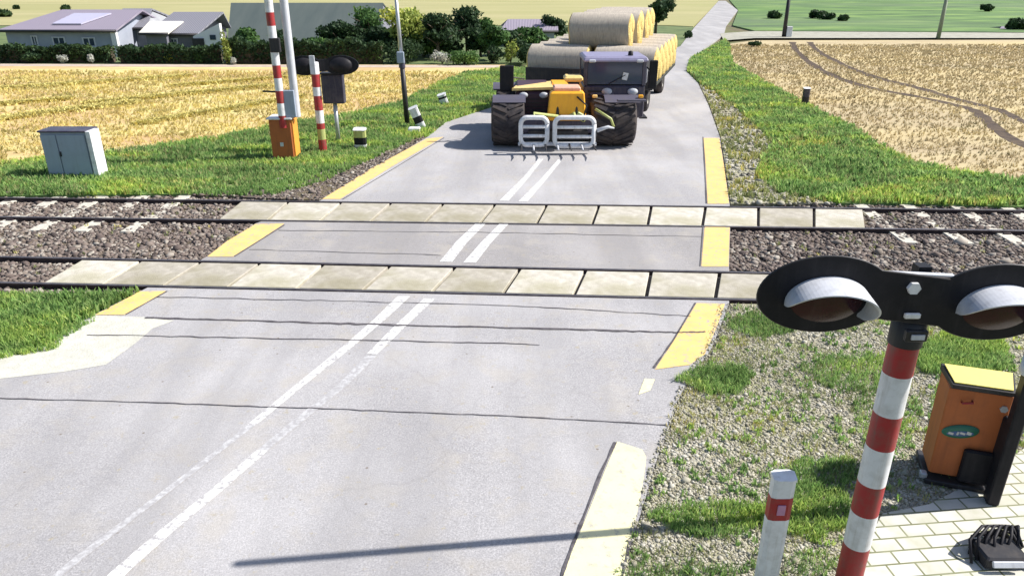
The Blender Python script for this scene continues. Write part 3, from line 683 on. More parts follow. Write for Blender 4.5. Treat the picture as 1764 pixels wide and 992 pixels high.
# dark bed under the slabs
for Ru, Rl, xa, xb in ((R_nu, R_nl, G(69, 489)[0], G(1466, 500)[0]), (R_fu, R_fl, G(375, 375)[0], G(1497, 384)[0])):
    sheet('track_bed', [(xa, on(Rl, xa) - .05), (xb, on(Rl, xb) - .05), (xb, on(Ru, xb) + .05), (xa, on(Ru, xa) + .05)], -.09, M['crack'], world=True)
# ================================================================ THINGS
RX = lambda a: Matrix.Rotation(a, 3, 'X')
RY = lambda a: Matrix.Rotation(a, 3, 'Y')
RZ = lambda a: Matrix.Rotation(a, 3, 'Z')
def banded(bands, c, r, mats_idx, n=24, sides=None):
    """post with painted bands: bands = [z0, z1, ...], material index per band"""
    mb = MB()
    for i in range(len(bands) - 1):
        mb.lathe([(bands[i], r), (bands[i + 1], r)], (c[0], c[1], 0), 'Z', n, mats_idx[i])
    mb.lathe([(bands[-1], r), (bands[-1] + .012, r * .8), (bands[-1] + .012, 0.001)], (c[0], c[1], 0), 'Z', n, mats_idx[-1])
    return mb
def board_outline(c1, c2, rx, rz, n=40):
    """two oval discs joined by a bar, outline in XZ"""
    P = []; bar = rz * .62
    a0 = math.asin(bar / rz)
    for k in range(n + 1):
        t = a0 + (2 * math.pi - 2 * a0) * k / n; P.append((c1[0] + rx * math.cos(t), c1[1] + rz * math.sin(t)))
    for k in range(n + 1):
        t = math.pi + a0 + (2 * math.pi - 2 * a0) * k / n; P.append((c2[0] + rx * math.cos(t), c2[1] + rz * math.sin(t)))
    return P[::-1]
def bolts(mb, x, y, z, r, d=.02): mb.lathe([(-d, .001), (-d, r), (0, r)], (x, y, z), 'Y', 6, 0, smooth=False)
# ---- the near crossing signal
YM = G(1458, 1012)[1]; XM = G(1458, 1012)[0]
sig = thing('crossing_signal', 'large black double light board on red and white striped mast in the foreground', 'crossing signal', (XM, YM, 0))
def zq(x, y, Y): return Q(x, y, Y)[1]
rM = 23.0 * (YM * cp + (H - 1.5) * sp) / F
zb = [-.02] + [zq(1500, y, YM) for y in (935, 879, 828, 766, 709, 641)] + [zq(1560, 577, YM)]
banded(zb, (0, 0), rM, [0, 1, 0, 1, 0, 1, 0]).build('mast', [M['red'], M['white']], sig)
ztop = zb[-1]
YP = YM - rM - .03
C1 = Q(1420, 507, YP); C2 = Q(1716, 521, YP)
sc_ = (YP * cp + (H - C1[1]) * sp) / F
rx = 115 * sc_; rz = abs(zq(1420, 443, YP) - zq(1420, 571, YP)) / 2
tilt = math.atan2(C2[1] - C1[1], C2[0] - C1[0])
def L(p): return (p[0] - XM, p[1])
c1, c2 = L(C1), L(C2)
out_ = board_outline((c1[0], c1[1]), (c2[0], c2[1]), rx, rz)
mb = MB().slab_y(out_, YP - YM - .012, YP - YM + .012)
bb = mb.build('backboard', M['black'], sig)
mb = MB()                                                    # rolled rim round the board
ring = [(p[0], YP - YM, p[1]) for p in out_]; mb.tube(ring + [ring[0]], .010, 6)
mb.build('rim', M['blackmetal'], bb)
mb = MB(); xa = (c1[0] + c2[0]) / 2; mb.box((xa, YP - YM + .025, (c1[1] + c2[1]) / 2 + rz * .63), (rx * 1.2, .05, .010), rot=RY(-tilt)); mb.build('lit_top_edge', M['greylight'], sig)  # pale strip: light on the board's top edge put into colour
for (cx, cz) in (c1, c2):
    lx, lz = cx + .02, cz - .05
    mb = MB(); R1x, R1z = rx * .63, rz * .66
    # lens, slightly domed
    prof = [(-.05 * (1 - (r / 1.0) ** 2) - .015, r) for r in (1, .85, .65, .4, .15, .01)]
    V = []; n = 36
    for a, r in prof:
        for k in range(n):
            t = 2 * math.pi * k / n; V.append((lx + R1x * .86 * r * math.cos(t), YP - YM + a, lz + R1z * .86 * r * math.sin(t)))
    fs = [(i * n + k, (i + 1) * n + k, (i + 1) * n + (k + 1) % n, i * n + (k + 1) % n) for i in range(len(prof) - 1) for k in range(n)]
    mb.add(V, fs, 0, True); ln = mb.build('lens', M['lens'], sig)
    # visor: longest on top, tapering to nothing at both ends
    mb = MB(); m = 40; t0, t1 = math.radians(-34), math.radians(184); outer = []; inner = []
    for k in range(m + 1):
        s_ = k / m; t = t0 + (t1 - t0) * s_; Ln = .33 * (math.sin(math.pi * min(1, max(0, s_)) ** .9) ** .55 if 0 < s_ < 1 else 0.0)
        for R_, lst in ((1.0, outer), (.955, inner)):
            lst.append(((lx + R1x * R_ * math.cos(t), YP - YM - .012, lz + R1z * R_ * math.sin(t)),
                        (lx - .03 * Ln / .33 + R1x * R_ * math.cos(t), YP - YM - .012 - Ln, lz - .02 + R1z * R_ * math.sin(t))))
    for k in range(m):
        a, b = outer[k], outer[k + 1]; c, d_ = inner[k], inner[k + 1]
        mb.add([a[0], b[0], b[1], a[1]], [(0, 1, 2, 3)], 0, True); mb.add([c[0], d_[0], d_[1], c[1]], [(3, 2, 1, 0)], 1, True)
        mb.add([a[1], b[1], d_[1], c[1]], [(0, 1, 2, 3)], 1)
    mb.build('visor', [M['greylight'], M['greylight']], sig)
    mb = MB().lathe([(0, rz * .8), (.1, rz * .72), (.12, .01)], (cx, YP - YM + .012, cz), 'Y', 28, sx=1.5); mb.build('lamp_housing', M['black'], sig)
mb = MB(); bolts(mb, Q(1571, 494, YP)[0] - XM, YP - YM - .013, zq(1571, 494, YP), .05, .03); mb.build('bolt', M['white'], sig)
mb = MB(); mb.box((Q(1568, 541, YP)[0] - XM, YP - YM - .03, zq(1568, 541, YP)), (.12, .03, .045), bev=.008); mb.build('bolt', M['white'], sig)
mb = MB(); mb.lathe([(-.10, rM * 1.12), (.12, rM * 1.12), (.13, rM * .9)], (0, 0, ztop + .03), 'Z', 20); mb.box((0, -rM - .01, ztop + .06), (.17, .05, .10), bev=.01); mb.build('clamp', M['blackmetal'], sig)
mb = MB(); mb.box((0, -rM - .045, ztop + .06), (.10, .015, .04)); mb.build('clamp_plate', M['greylight'], sig)
mb = MB(); pts = [(.07 + .05 * math.cos(t), .02 + .02 * math.sin(t * 2), ztop - .02 + .07 * math.sin(t)) for t in [k * .6 for k in range(11)]]; mb.tube(pts, .011, 6); mb.build('cable', M['steel'], sig)
mb = MB().box((0, 0, ztop + .3), (.1, .1, .6)); mb.build('support', M['black'], sig)
# ---- near delineator post
YD = G(1316, 1015)[1]; XD = G(1316, 1015)[0]
dl = thing('delineator_post', 'white roadside post with a dark red band at the near right gravel edge', 'delineator post', (XD, YD, 0))
wD = 37 * (YD * cp + (H - .7) * sp) / F; hD = zq(1330, 820, YD)
def post_section(z0, z1, w0, mi, dd=.11, slant=0):
    mb = MB(); P = [(-w0 / 2, -dd * .35), (-w0 * .3, -dd / 2), (w0 * .3, -dd / 2), (w0 / 2, -dd * .35), (w0 / 2, dd * .35), (w0 * .3, dd / 2), (-w0 * .3, dd / 2), (-w0 / 2, dd * .35)]
    n = 8; V = [(x, y, z0) for x, y in P] + [(x, y, z1 + slant * (y + dd / 2) - slant * dd * .5) for x, y in P]
    return mb.add(V, [tuple(range(n - 1, -1, -1)), tuple(range(n, 2 * n))] + [(i, (i + 1) % n, n + (i + 1) % n, n + i) for i in range(n)], mi)
zr0, zr1 = zq(1330, 889, YD), zq(1330, 852, YD)
post_section(-.02, zr0, wD, 0).build('post', M['white'], dl)
post_section(zr0, zr1, wD * 1.01, 0, .115).build('red_band', M['red'], dl)
post_section(zr1, hD - .03, wD, 0).build('post_head', M['white'], dl)
post_section(hD - .03, hD + .01, wD * 1.06, 0, .125, .25).build('cap', M['white'], dl)
MB().box((-.0, -.062, (zr0 + zr1) / 2), (.07, .012, .11), bev=.004).build('reflector', paint('reflector_pink', (.5, .25, .4), .3), dl)
# ---- barrier machines
def barrier(name_label, bx, by, xl, xr, ytop, boomx, hboom, near):
    """orange barrier drive with upright boom"""
    pass
RB = -.32
YB = G(1650, 835)[1]
XL, XRr = Q(1602, 830, YB)[0], Q(1692, 830, YB)[0]; zt = zq(1672, 674, YB); XB = (XL + XRr) / 2; wB = XRr - XL
br = thing('barrier_machine', 'orange barrier drive box with green oval badge and black upright arm on the paving', 'barrier machine', (XB, YB, 0), RB)
MB().box((0, .22, .03), (wB * 1.12, .6, .06), bev=.01).build('base_plate', M['blackmetal'], br)
hs = MB().box((0, .22, zt / 2 + .05), (wB, .44, zt - .1), bev=.02, top=(1.04, 1)).build('housing', M['orange'], br)
mb = MB(); lw, lw2, q = wB * .50, wB * .60, .045
mb.add([(-lw, -.03, zt), (lw, -.03, zt), (lw2, .34, zt + .03), (-lw2, .34, zt + .03), (-lw, -.03, zt + q), (lw, -.03, zt + q), (lw2, .34, zt + .10), (-lw2, .34, zt + .10)],
       [(3, 2, 1, 0), (4, 5, 6, 7), (0, 1, 5, 4), (1, 2, 6, 5), (2, 3, 7, 6), (3, 0, 4, 7)])
lid = mb.build('lid', M['blackmetal'], br)
mb = MB(); mb.add([(-lw * .93, -.0, zt + q + .009), (lw * .93, -.0, zt + q + .009), (lw2 * .93, .31, zt + .105), (-lw2 * .93, .31, zt + .105)], [(0, 1, 2, 3)])
V0 = list(mb.v); mb.add([(a, b, c + .012) for a, b, c in V0] , [(0, 1, 2, 3)])
for k in range(4): j_ = (k + 1) % 4; mb.add([V0[k], V0[j_], (V0[j_][0], V0[j_][1], V0[j_][2] + .012), (V0[k][0], V0[k][1], V0[k][2] + .012)], [(0, 1, 2, 3)])
mb.build('sunlit_lid_top', M['lid_yellow'], lid)  # lid top: the sunlight on it put into the pale yellow
bx_, bz_ = Q(1657, 746, YB - .01)[0] - XB, zq(1657, 746, YB - .01)
mb = MB(); mb.lathe([(-.018, .001), (-.018, .145), (0, .155)], (bx_, -.004, bz_), 'Y', 28, sx=1.15)
for i, v in enumerate(mb.v): mb.v[i] = (v[0], v[1], bz_ + (v[2] - bz_) * .55 + (v[0] - bx_) * .18)
bd = mb.build('badge', M['green_badge'], br)
mb = MB()
for k, (ox, ww, hh) in enumerate(((-.09, .05, .045), (-.025, .02, .07), (.02, .05, .045), (.08, .045, .06))): mb.box((bx_ + ox, -.026, bz_ - .012 + ox * .18), (ww, .008, hh * .6), rot=RY(.2))
o = mb.build('badge_lettering', M['steel'], bd)
mb = MB().lathe([(-.021, .001), (-.021, .11), (-.015, .115)], (bx_, -.004, bz_ - .015), 'Y', 20, sx=1.15)
for i, v in enumerate(mb.v): mb.v[i] = (v[0], v[1], bz_ - .02 + (v[2] - bz_ + .015) * .3 + (v[0] - bx_) * .18)
mb.build('badge_band', M['blue_badge'], bd)
MB().box((wB * .22, -.035, .30), (wB * .5, .07, .42), bev=.02).build('black_panel', M['black'], br)  # black panel low on the right of the front
MB().tube([(-wB * .28, -.01, zt - .16), (-wB * .28, -.05, zt - .15), (-wB * .12, -.05, zt - .13), (-wB * .12, -.01, zt - .13)], .012, 6).build('handle', M['red'], br)
mb = MB(); bolts(mb, wB * .40, .0, zt - .17, .04, .02); mb.build('lock', M['steel'], br)
# upright arm at the right side
ax = wB / 2 + .01; AY = -.2
mb = MB().box((ax, AY, (zt + .75) / 2), (.12, .16, zt + .75), bev=.02); mb.box((ax - .01, AY + .16, zt * .45), (.08, .3, zt * .7), bev=.02)
mb.build('counterweight_arm', M['black'], br)
zbm = zq(1755, 612, YB)
mb = MB(); zz = zbm; k = 0; Hb = 7.7
while zz < Hb:
    z2 = min(zz + .62, Hb); r0 = .06 - .012 * zz / Hb; mb.lathe([(zz, r0), (z2, r0 - .002)], (ax + .0, AY, 0), 'Z', 14, k % 2); zz = z2; k += 1
mb.lathe([(Hb, .035), (Hb + .01, .001)], (ax, AY, 0), 'Z', 14, 0)
mb.build('boom', [M['white'], M['red']], br)
MB().lathe([(-.06, .11), (.12, .11), (.12, .05)], (ax, AY, zbm), 'Z', 16).build('boom_socket', M['steel'], br)
for s_ in (-1, 1):
    MB().box((s_ * wB * .58, .0, .07), (.07, .09, .07), bev=.01).build('foot_bolt', M['steel'], br)
# ---- dark object at the lower right on the paving
YE = G(1715, 970)[1]
ex = thing('cable_box', 'dark metal cable cover with pale flap lying at the lower right on the paving', 'cable cover', (G(1715, 960)[0], YE, 0))
MB().box((0.0, .06, .07), (.42, .3, .14), bev=.02).build('body', M['blackmetal'], ex)
MB().box((-.02, -.12, .1), (.30, .03, .06), bev=.005, rot=RX(-.5)).build('flap', M['greylight'], ex)
for k in range(7): MB().tube([(-.30 + .07 * k, -.02 + .04 * (k % 3), .02), (-.26 + .08 * k, .14, .17 + .03 * (k % 2)), (-.05 + .06 * k, .3, .2), (.2 + .03 * k, .42, .1), (.34, .5 - .05 * k, .02)], .016, 6).build('cable', M['black'], ex)
for k in range(4): MB().tube([(-.25 + .06 * k, .1, .02), (-.2 + .09 * k, .2 + .03 * k, .16), (.05 + .07 * k, .3, .12), (.3, .32 - .05 * k, .02)], .018, 6).build('cable', M['black'], ex)
MB().tube([(.25, -.15, 0), (.33, .05, .25), (.36, .25, .3)], .03, 8).build('bracket', M['steel'], ex)
# ---- left barrier machine
YL = G(492, 277)[1]; XLc = G(492, 277)[0]
lb = thing('barrier_machine', 'small orange barrier drive box beyond the tracks with raised striped boom', 'barrier machine', (XLc, YL, 0))
def lx(px, py, Y=None): q = Q(px, py, Y or YL); return q[0] - XLc, q[1]
a = lx(470, 270)[0]; b = lx(507, 270)[0]; zt = lx(490, 206)[1]
MB().box(((a + b) / 2, .3, .04), (b - a + .25, .8, .08), bev=.02).build('base_plate', M['blackmetal'], lb)
MB().box(((a + b) / 2, .3, zt / 2 + .04), (b - a, .6, zt - .08), bev=.03).build('housing', M['orange'], lb)
MB().box((b + .025, .3, zt / 2 + .04), (.05, .5, zt - .16), bev=.01).build('sunlit_side', M['orange_lit'], lb)  # sunlight on the right side put into a brighter orange
MB().box(((a + b) / 2, .3, zt + .02), (b - a + .1, .7, .05), bev=.01).build('lid', M['white'], lb)
MB().box(((a + b) / 2 + .0, -.015, zt * .4), (.1, .02, .12), bev=.004).build('plate', M['greylight'], lb)
def vbar(x, yb, z0, z1, r, bands, mats, name, par, yoff=0.0):
    mb = MB(); n = bands
    for i in range(n):
        za, zc = z0 + (z1 - z0) * i / n, z0 + (z1 - z0) * (i + 1) / n; mb.lathe([(za, r), (zc, r)], (x, yoff, 0), 'Z', 14, i % len(mats))
    mb.lathe([(z1, r), (z1 + .01, .001)], (x, yoff, 0), 'Z', 14, (n - 1) % len(mats))
    return mb.build(name, mats, par)
xs, _ = lx(486, 203); z1 = lx(466, 20)[1] + .4
vbar(xs, YL, zt * .8, z1 + .3, .12, 11, [M['red'], M['white']], 'boom', lb, .05)
xs2, _ = lx(513, 203)
vbar(xs2 - .08, YL, zt + .05, z1 + .9, .12, 1, [M['greylight']], 'support_post', lb, .2)
MB().box(((xs + xs2) / 2, .1, zt + .45), (abs(xs2 - xs) * .8, .15, .8), bev=.02).build('bracket', M['cabinet'], lb)
MB().box((xs + .06, -.02, z1 * .72), (.30, .12, .4), bev=.02).build('boom_clamp', M['blackmetal'], lb)
MB().tube([(xs, .05, zt + .8), (xs - .5, .05, zt + .82)], .03, 6).build('stay', M['blackmetal'], lb)
# ---- far crossing signal
YF = G(557, 263)[1]; XF = G(557, 263)[0]
fs_ = thing('crossing_signal', 'black double light board on striped mast beside the small orange box', 'crossing signal', (XF, YF, 0))
zz = [-.02] + [zq(555, y, YF) for y in (240, 222, 212, 190, 165, 150, 128)] + [zq(550, 108, YF)]
banded(zz, (0, 0), .13, [0, 2, 0, 1, 0, 1, 0, 1], 16).build('mast', [M['red'], M['white'], M['yelgreen']], fs_)
y0 = YF - .2; A = Q(519, 116, y0); B = Q(583, 115, y0); s2 = (y0 * cp + (H - A[1]) * sp) / F; rz2 = abs(zq(519, 99, y0) - zq(519, 133, y0)) / 2
o2 = board_outline((A[0] - XF, A[1]), (B[0] - XF, B[1]), 31 * s2, rz2, 26)
bb = MB().slab_y(o2, .15, .2).build('backboard', M['black'], fs_)
for q in (A, B):
    MB().lathe([(-.14, .01), (-.12, .2), (0, .24)], (q[0] - XF, .15, q[1]), 'Y', 20, sx=1.5).build('lamp_housing', M['black'], fs_)
    MB().lathe([(0, .25), (.3, .25), (.3, .22), (0, .22)], (q[0] - XF, .2, q[1]), 'Y', 20, sx=1.5).build('visor', M['blackmetal'], fs_)
MB().box((-.02, -.16, (A[1] + B[1]) / 2 + .05), (.16, .05, .55), bev=.01).build('centre_bracket', M['greylight'], fs_)
# dark sign back on a thin post, built as a box with a lid
YS = YF + 1.6; XS_ = Q(579, 200, YS)[0]
sg = thing('sign_back', 'tall dark sign back on a thin post behind the far signal board', 'sign', (XS_, YS, 0))
zl, zh = zq(578, 178, YS), zq(578, 128, YS); ww = 37 * (YS * cp + (H - 1.5) * sp) / F
MB().box((0, 0, (zl + zh) / 2), (ww, .3, zh - zl), bev=.03).build('box', M['cabbody'], sg)
MB().box((0, 0, zh + .03), (ww * 1.08, .4, .06), bev=.01).build('lid', M['blackmetal'], sg)
MB().tube([(0, 0, -.02), (0, 0, zl)], .07, 10).build('post', M['steel'], sg)
# thin pole
YT = G(702, 217)[1]; XT = G(702, 217)[0]
tp = thing('utility_pole', 'thin leaning pole with dark foot and pale top on the left verge', 'pole', (XT, YT, 0))
zt = zq(683, 0, YT) + .4; zm = zq(692, 110, YT); lean = Q(683, 20, YT)[0] - XT
MB().tube([(0, 0, -.02), (lean * zm / zt, 0, zm)], [.10, .09], 12).build('lower_pole', M['blackmetal'], tp)
MB().tube([(lean * zm / zt, 0, zm), (lean, 0, zt)], [.075, .06], 12).build('upper_pole', M['steel'], tp)
MB().lathe([(-.15, .12), (.2, .12), (.22, .08)], (lean * zm / zt, 0, zm), 'Z', 12).build('collar', M['cabbody'], tp)
MB().box((lean * .6, -.12, zm * 1.1), (.26, .12, .4), bev=.02).build('junction_box', M['cabinet'], tp)
# small roadside posts
def dpost(bx, by, tx, ty, wpx, label, bands, lean=0, cat='delineator post', mats=None):
    Y = G(bx, by)[1]; X = G(bx, by)[0]; h = zq(tx, ty, Y); wd = wpx * (Y * cp + (H - h / 2) * sp) / F
    t = thing('delineator_post', label, cat, (X, Y, 0)); t.rotation_euler = (0, lean, rnd.uniform(-.1, .1))
    z = -.02
    for nm, frac, mt in bands:
        z1_ = h * frac; post_section(z, z1_, wd, 0, max(.1, wd * .6)).build(nm, M[mt], t); z = z1_
    post_section(z, z + .03, wd * 1.1, 0, max(.11, wd * .66), .3).build('cap', M['white'], t)
    return t
dpost(622, 257, 622, 224, 20, 'squat white and dark marker post beside the left gravel shoulder', [('foot', .25, 'white'), ('dark_band', .62, 'black'), ('post', 1, 'yelgreen')])
dpost(727, 222, 727, 184, 15, 'leaning white post with dark band beside the thin pole', [('post', .3, 'white'), ('dark_band', .6, 'black'), ('post_head', 1, 'white')], -.38)
dpost(766, 180, 764, 163, 14, 'short white post leaning in the grass beyond the thin pole', [('post', .6, 'white'), ('dark_band', .8, 'black'), ('post_head', 1, 'white')], -.3)
dpost(1386, 181, 1384, 153, 11, 'small grey post at the edge of the right hand wheat field', [('post', .5, 'blackmetal'), ('post_head', 1, 'cabbody')])
# white rectangular block at the foot of the leaning post
o = MB().box((0, 0, .08), (.5, .35, .16), bev=.03, top=(.8, .8)).build('kerb_block', M['white'], loc=(*G(714, 227), 0)); tag(o, 'low white concrete block at the foot of the leaning post', 'concrete block')
# ---- cabinet
YK = G(125, 306)[1]; a, _ = Q(85, 300, YK); b, _ = Q(162, 300, YK); zt = zq(125, 227, YK); XK = (a + b) / 2; wk = b - a
cb = thing('relay_cabinet', 'blue grey trackside cabinet with white lit side in the left verge grass', 'cabinet', (XK, YK, 0))
MB().box((0, .3, zt / 2), (wk, .56, zt - .04), bev=.015).build('body', M['cabinet'], cb)
MB().box((0, .3, zt + .0), (wk + .08, .68, .05), bev=.015).build('roof', M['cabbody'], cb)
for s_, ww in ((-1, .33), (1, .62)):
    MB().box((-wk / 2 + (wk * .17 if s_ < 0 else wk * .67), -.0, zt * .5), (wk * ww, .03, zt * .86), bev=.006).build('door', M['cabinet'], cb)
MB().box((-wk * .12, -.03, zt * .52), (.03, .04, .14), bev=.006).build('handle', M['blackmetal'], cb)
MB().box((wk / 2 + .1, .2, zt / 2 - .0), (.13, .5, zt + .02), bev=.01).build('lit_side', M['white'], cb)  # thin white slab: sunlight on the cabinet's side put into its paint
MB().box((wk / 2 + .02, .3, zt / 2 - .0), (.05, .4, zt - .1)).build('dark_gap', M['blackmetal'], cb)
# ================================================================ telehandler
YC = G(970, 251)[1]; XC = Q(975, 240, YC)[0]
th = thing('telehandler', 'dark telehandler with yellow boom and white bale grab coming up the road', 'telehandler', (XC, YC, 0))
def T(px, py, dy=0.0):
    q = Q(px, py, YC + dy); return q[0] - XC, q[1]
rW = T(1056, 171)[1] / 2
def wheel(cx, cy, w_, r):
    mb = MB(); h = w_ / 2
    mb.lathe([(-h * .8, r * .55), (-h * .98, r * .70), (-h * .97, r * .82), (-h * .88, r * .91), (-h * .7, r * .965), (-h * .4, r * .99), (0, r), (h * .4, r * .99), (h * .7, r * .965), (h * .88, r * .91), (h * .97, r * .82), (h * .98, r * .70), (h * .8, r * .55)], (cx, cy, r), 'X', 40)
    for k in range(20):
        t = 2 * math.pi * k / 20
        for s_ in (-1, 1):
            tt = t + (0.08 if s_ > 0 else -.08); c = (cx + s_ * h * .45, cy + math.cos(tt) * r * .995, r + math.sin(tt) * r * .995)
            mb.box(c, (h * .92, r * .12, r * .055), rot=RX(tt - math.pi / 2) @ RZ(s_ * .45))
    o = mb.build('wheel', M['tyre'], th); 
    for s_ in (-1, 1):
        m2 = MB().lathe([(s_ * h * .78, r * .56), (s_ * h * .5, r * .5), (s_ * h * .4, r * .2), (s_ * h * .7, r * .18), (s_ * h * .7, .001)], (cx, cy, r), 'X', 24)
        m2.build('rim', M['rim'], o)
    return o
lx0, lx1 = T(846, 210)[0], T(904, 210)[0]; rx0, rx1 = T(1016, 210)[0], T(1095, 210)[0]
wr = rx1 - rx0; wl = lx1 - lx0
wheel((lx0 + lx1) / 2, 0.2, wl, rW); wheel((rx0 + rx1) / 2, 0.2, wr, rW)
wheel((lx0 + lx1) / 2 + .1, 3.3, wl, rW); wheel((rx0 + rx1) / 2 + .25, 3.3, wr * .8, rW)
MB().box(((lx1 + rx0) / 2, 1.7, rW * .95), (rx0 - lx1 + .3, 4.4, .45), bev=.05).build('chassis', M['cabbody'], th)
MB().tube([(lx0 + .2, .2, rW), (rx1 - .2, .2, rW)], .16, 10).build('axle', M['blackmetal'], th)
def fender(x0, x1, cy):
    mb = MB(); P = [(cy + math.cos(t) * (rW + .05), rW + math.sin(t) * (rW + .05)) for t in [math.radians(d) for d in range(36, 127, 10)]]
    P2 = [(cy + math.cos(t) * (rW + .09), rW + math.sin(t) * (rW + .09)) for t in [math.radians(d) for d in range(36, 127, 10)]]
    n = len(P); V = [(x, y, z) for x in (x0, x1) for y, z in P + P2]
    fs = []
    for i in range(n - 1):
        fs += [(i, i + 1, 2 * n + i + 1, 2 * n + i), (n + i + 1, n + i, 3 * n + i, 3 * n + i + 1), (i + 1, i, n + i, n + i + 1), (2 * n + i, 2 * n + i + 1, 3 * n + i + 1, 3 * n + i)]
    fs += [(0, 2 * n, 3 * n, n), (n - 1, 2 * n - 1, 4 * n - 1, 3 * n - 1)]
    return mb.add(V, fs, 0, False).build('fender', M['fender'], th)
fender(lx0 + .06, lx1 + .02, .28); fender(rx0 + .45, rx1 + .08, .28); fender(lx0, lx1 + .1, 3.3); fender(rx0 + .5, rx1 + .2, 3.3)
# engine pod (viewer's left)
e0, e1 = T(888, 180, .6)[0], T(950, 180, .6)[0]; ez = T(920, 158, .6)[1]
ep = MB(); ep.box(((e0 + e1) / 2, 2.1, (ez + .75) / 2), (e1 - e0, 3.0, ez - .75), bev=.08); ep.build('engine_cover', M['hoodred'], th)
ez2 = T(930, 147, 3.4)[1]
mb = MB(); mb.add([(e0 - .12, .62, ez + .02), (e1 + .05, .62, ez + .06), (e1 + .1, 3.4, ez2 + .06), (e0 + .1, 3.4, ez2 - .05), (e0 - .12, .62, ez + .10), (e1 + .05, .62, ez + .14), (e1 + .1, 3.4, ez2 + .15), (e0 + .1, 3.4, ez2 + .04)],
    [(3, 2, 1, 0), (4, 5, 6, 7), (0, 1, 5, 4), (1, 2, 6, 5), (2, 3, 7, 6), (3, 0, 4, 7)]); mb.build('bonnet', M['cream'], th)  # sunlit top of the bonnet put into the cream colour
for k in range(5): MB().box(((e0 + e1) / 2, .59, .95 + k * .12), (e1 - e0 - .2, .02, .03)).build('grille_bar', M['blackmetal'], th)
for s_ in (.22, .78): MB().lathe([(-.05, .001), (-.05, .08), (0, .1)], (e0 + (e1 - e0) * s_, .58, ez - .12), 'Y', 14, sx=1.5).build('headlight', M['greylight'], th)
MB().box(((lx1 + rx0) / 2, -.35, rW * .62), (rx0 - lx1 - .2, .5, .34), bev=.05).build('front_frame', M['blackmetal'], th)
# cab
fy = .9; c0, c1_ = T(1006, 130, fy)[0], T(1113, 130, fy)[0]; zr = T(1060, 105, fy)[1]; zw = T(1060, 148, fy)[1]; zf = T(1060, 178, fy)[1]
cx_ = (c0 + c1_) / 2; cw = c1_ - c0; cabd = 1.7
cab = MB().box((cx_, fy + cabd / 2, (zf * .6 + zw) / 2), (cw, cabd, zw - zf * .6), bev=.05).build('cab', M['cabbody'], th)
mb = MB()
for sx_ in (-1, 1):
    for yy in (fy + .04, fy + cabd - .06): mb.box((cx_ + sx_ * (cw / 2 - .06), yy, (zw + zr) / 2), (.12, .10, zr - zw), bev=.015)
fr = mb
for i, (sx_, yy) in enumerate(((-1, fy + .04), (1, fy + .04), (-1, fy + cabd - .06), (1, fy + cabd - .06))):
    MB().box((cx_ + sx_ * (cw / 2 - .06), yy, (zw + zr) / 2), (.12, .10, zr - zw), bev=.015).build('pillar', M['cabbody'] if i != 1 else M['fender'], cab)
MB().box((cx_, fy + .03, (zw + zr) / 2), (cw - .26, .02, zr - zw - .08)).build('windscreen', M['glass'], th)
for sx_ in (-1, 1): MB().box((cx_ + sx_ * (cw / 2 - .03), fy + cabd / 2, (zw + zr) / 2), (.02, cabd - .24, zr - zw - .08)).build('side_window', M['glass'], th)
MB().box((cx_, fy + cabd - .03, (zw + zr) / 2), (cw - .26, .02, zr - zw - .08)).build('rear_window', M['glass'], th)
rf = MB().box((cx_, fy + cabd / 2 - .03, zr + .05), (cw + .12, cabd + .2, .17), bev=.05, top=(.94, .9)).build('cab_roof', M['roofcab'], th)
for s_ in (-.38, .38): MB().box((cx_ + s_ * cw, fy - .12, zr - .0), (.22, .08, .09), bev=.02).build('work_light', M['greylight'], rf)
MB().lathe([(0, .09), (.13, .08), (.16, .02), (.16, .001)], (T(1089, 90, fy)[0], fy + .3, zr + .13), 'Z', 14).build('beacon', M['black'], rf)
px_, pz_ = T(1077, 132, fy); MB().box((px_, fy - .004, pz_), (.18, .012, .24), rot=RY(.2), bev=.003).build('paper_sheet', M['white'], th)
MB().tube([(cx_ - .2, fy - .01, zw + .06), (cx_ + .35, fy - .015, zw + .35)], .014, 6).build('wiper', M['black'], th)
MB().box((cx_ - cw * .2, fy - .04, T(1030, 162, fy)[1]), (cw * .38, .06, .09), bev=.02).build('trim_bar', M['fender'], cab)
for s_ in (-.12, .30): MB().lathe([(-.07, .001), (-.07, .1), (0, .12)], (cx_ + s_ * cw, fy - .02, T(1080, 158, fy)[1]), 'Y', 16, sx=1.5).build('headlight', M['greylight'], th)
MB().box((T(1085, 173)[0], -.35, T(1085, 173, -.3)[1]), ((c1_ - c0) * .45, .14, .07), bev=.015).build('fender_bar', M['fender'], th)  # bar standing for the right wheel's fender edge, not a lamp
# interior
MB().box((cx_ + .1, fy + 1.0, zw + .2), (.6, .5, .6), bev=.08).build('seat', M['black'], cab)
for k in range(3): MB().box((cx_ - cw * .32 + .0, fy - .03, zw - .18 - k * .12), (cw * .22, .03, .05), bev=.008).build('vent', M['blackmetal'], cab)
for s_ in (-1, 1): MB().box((cx_ + s_ * cw * .36, -.02, T(1085, 171)[1] + .09), (.16, .07, .10), bev=.02).build('indicator', M['boomyel'] if s_ > 0 else M['cream'], th)
MB().box((c1_ + .14, fy + 1.1, .62), (.28, .7, .06), bev=.01).build('step', M['blackmetal'], th)
MB().tube([(c1_ - .02, fy + .2, zw), (c1_ + .06, fy + .2, zw + .1), (c1_ + .06, fy + .2, zr - .25), (c1_ - .02, fy + .2, zr - .15)], .02, 6).build('grab_rail', M['greylight'], th)
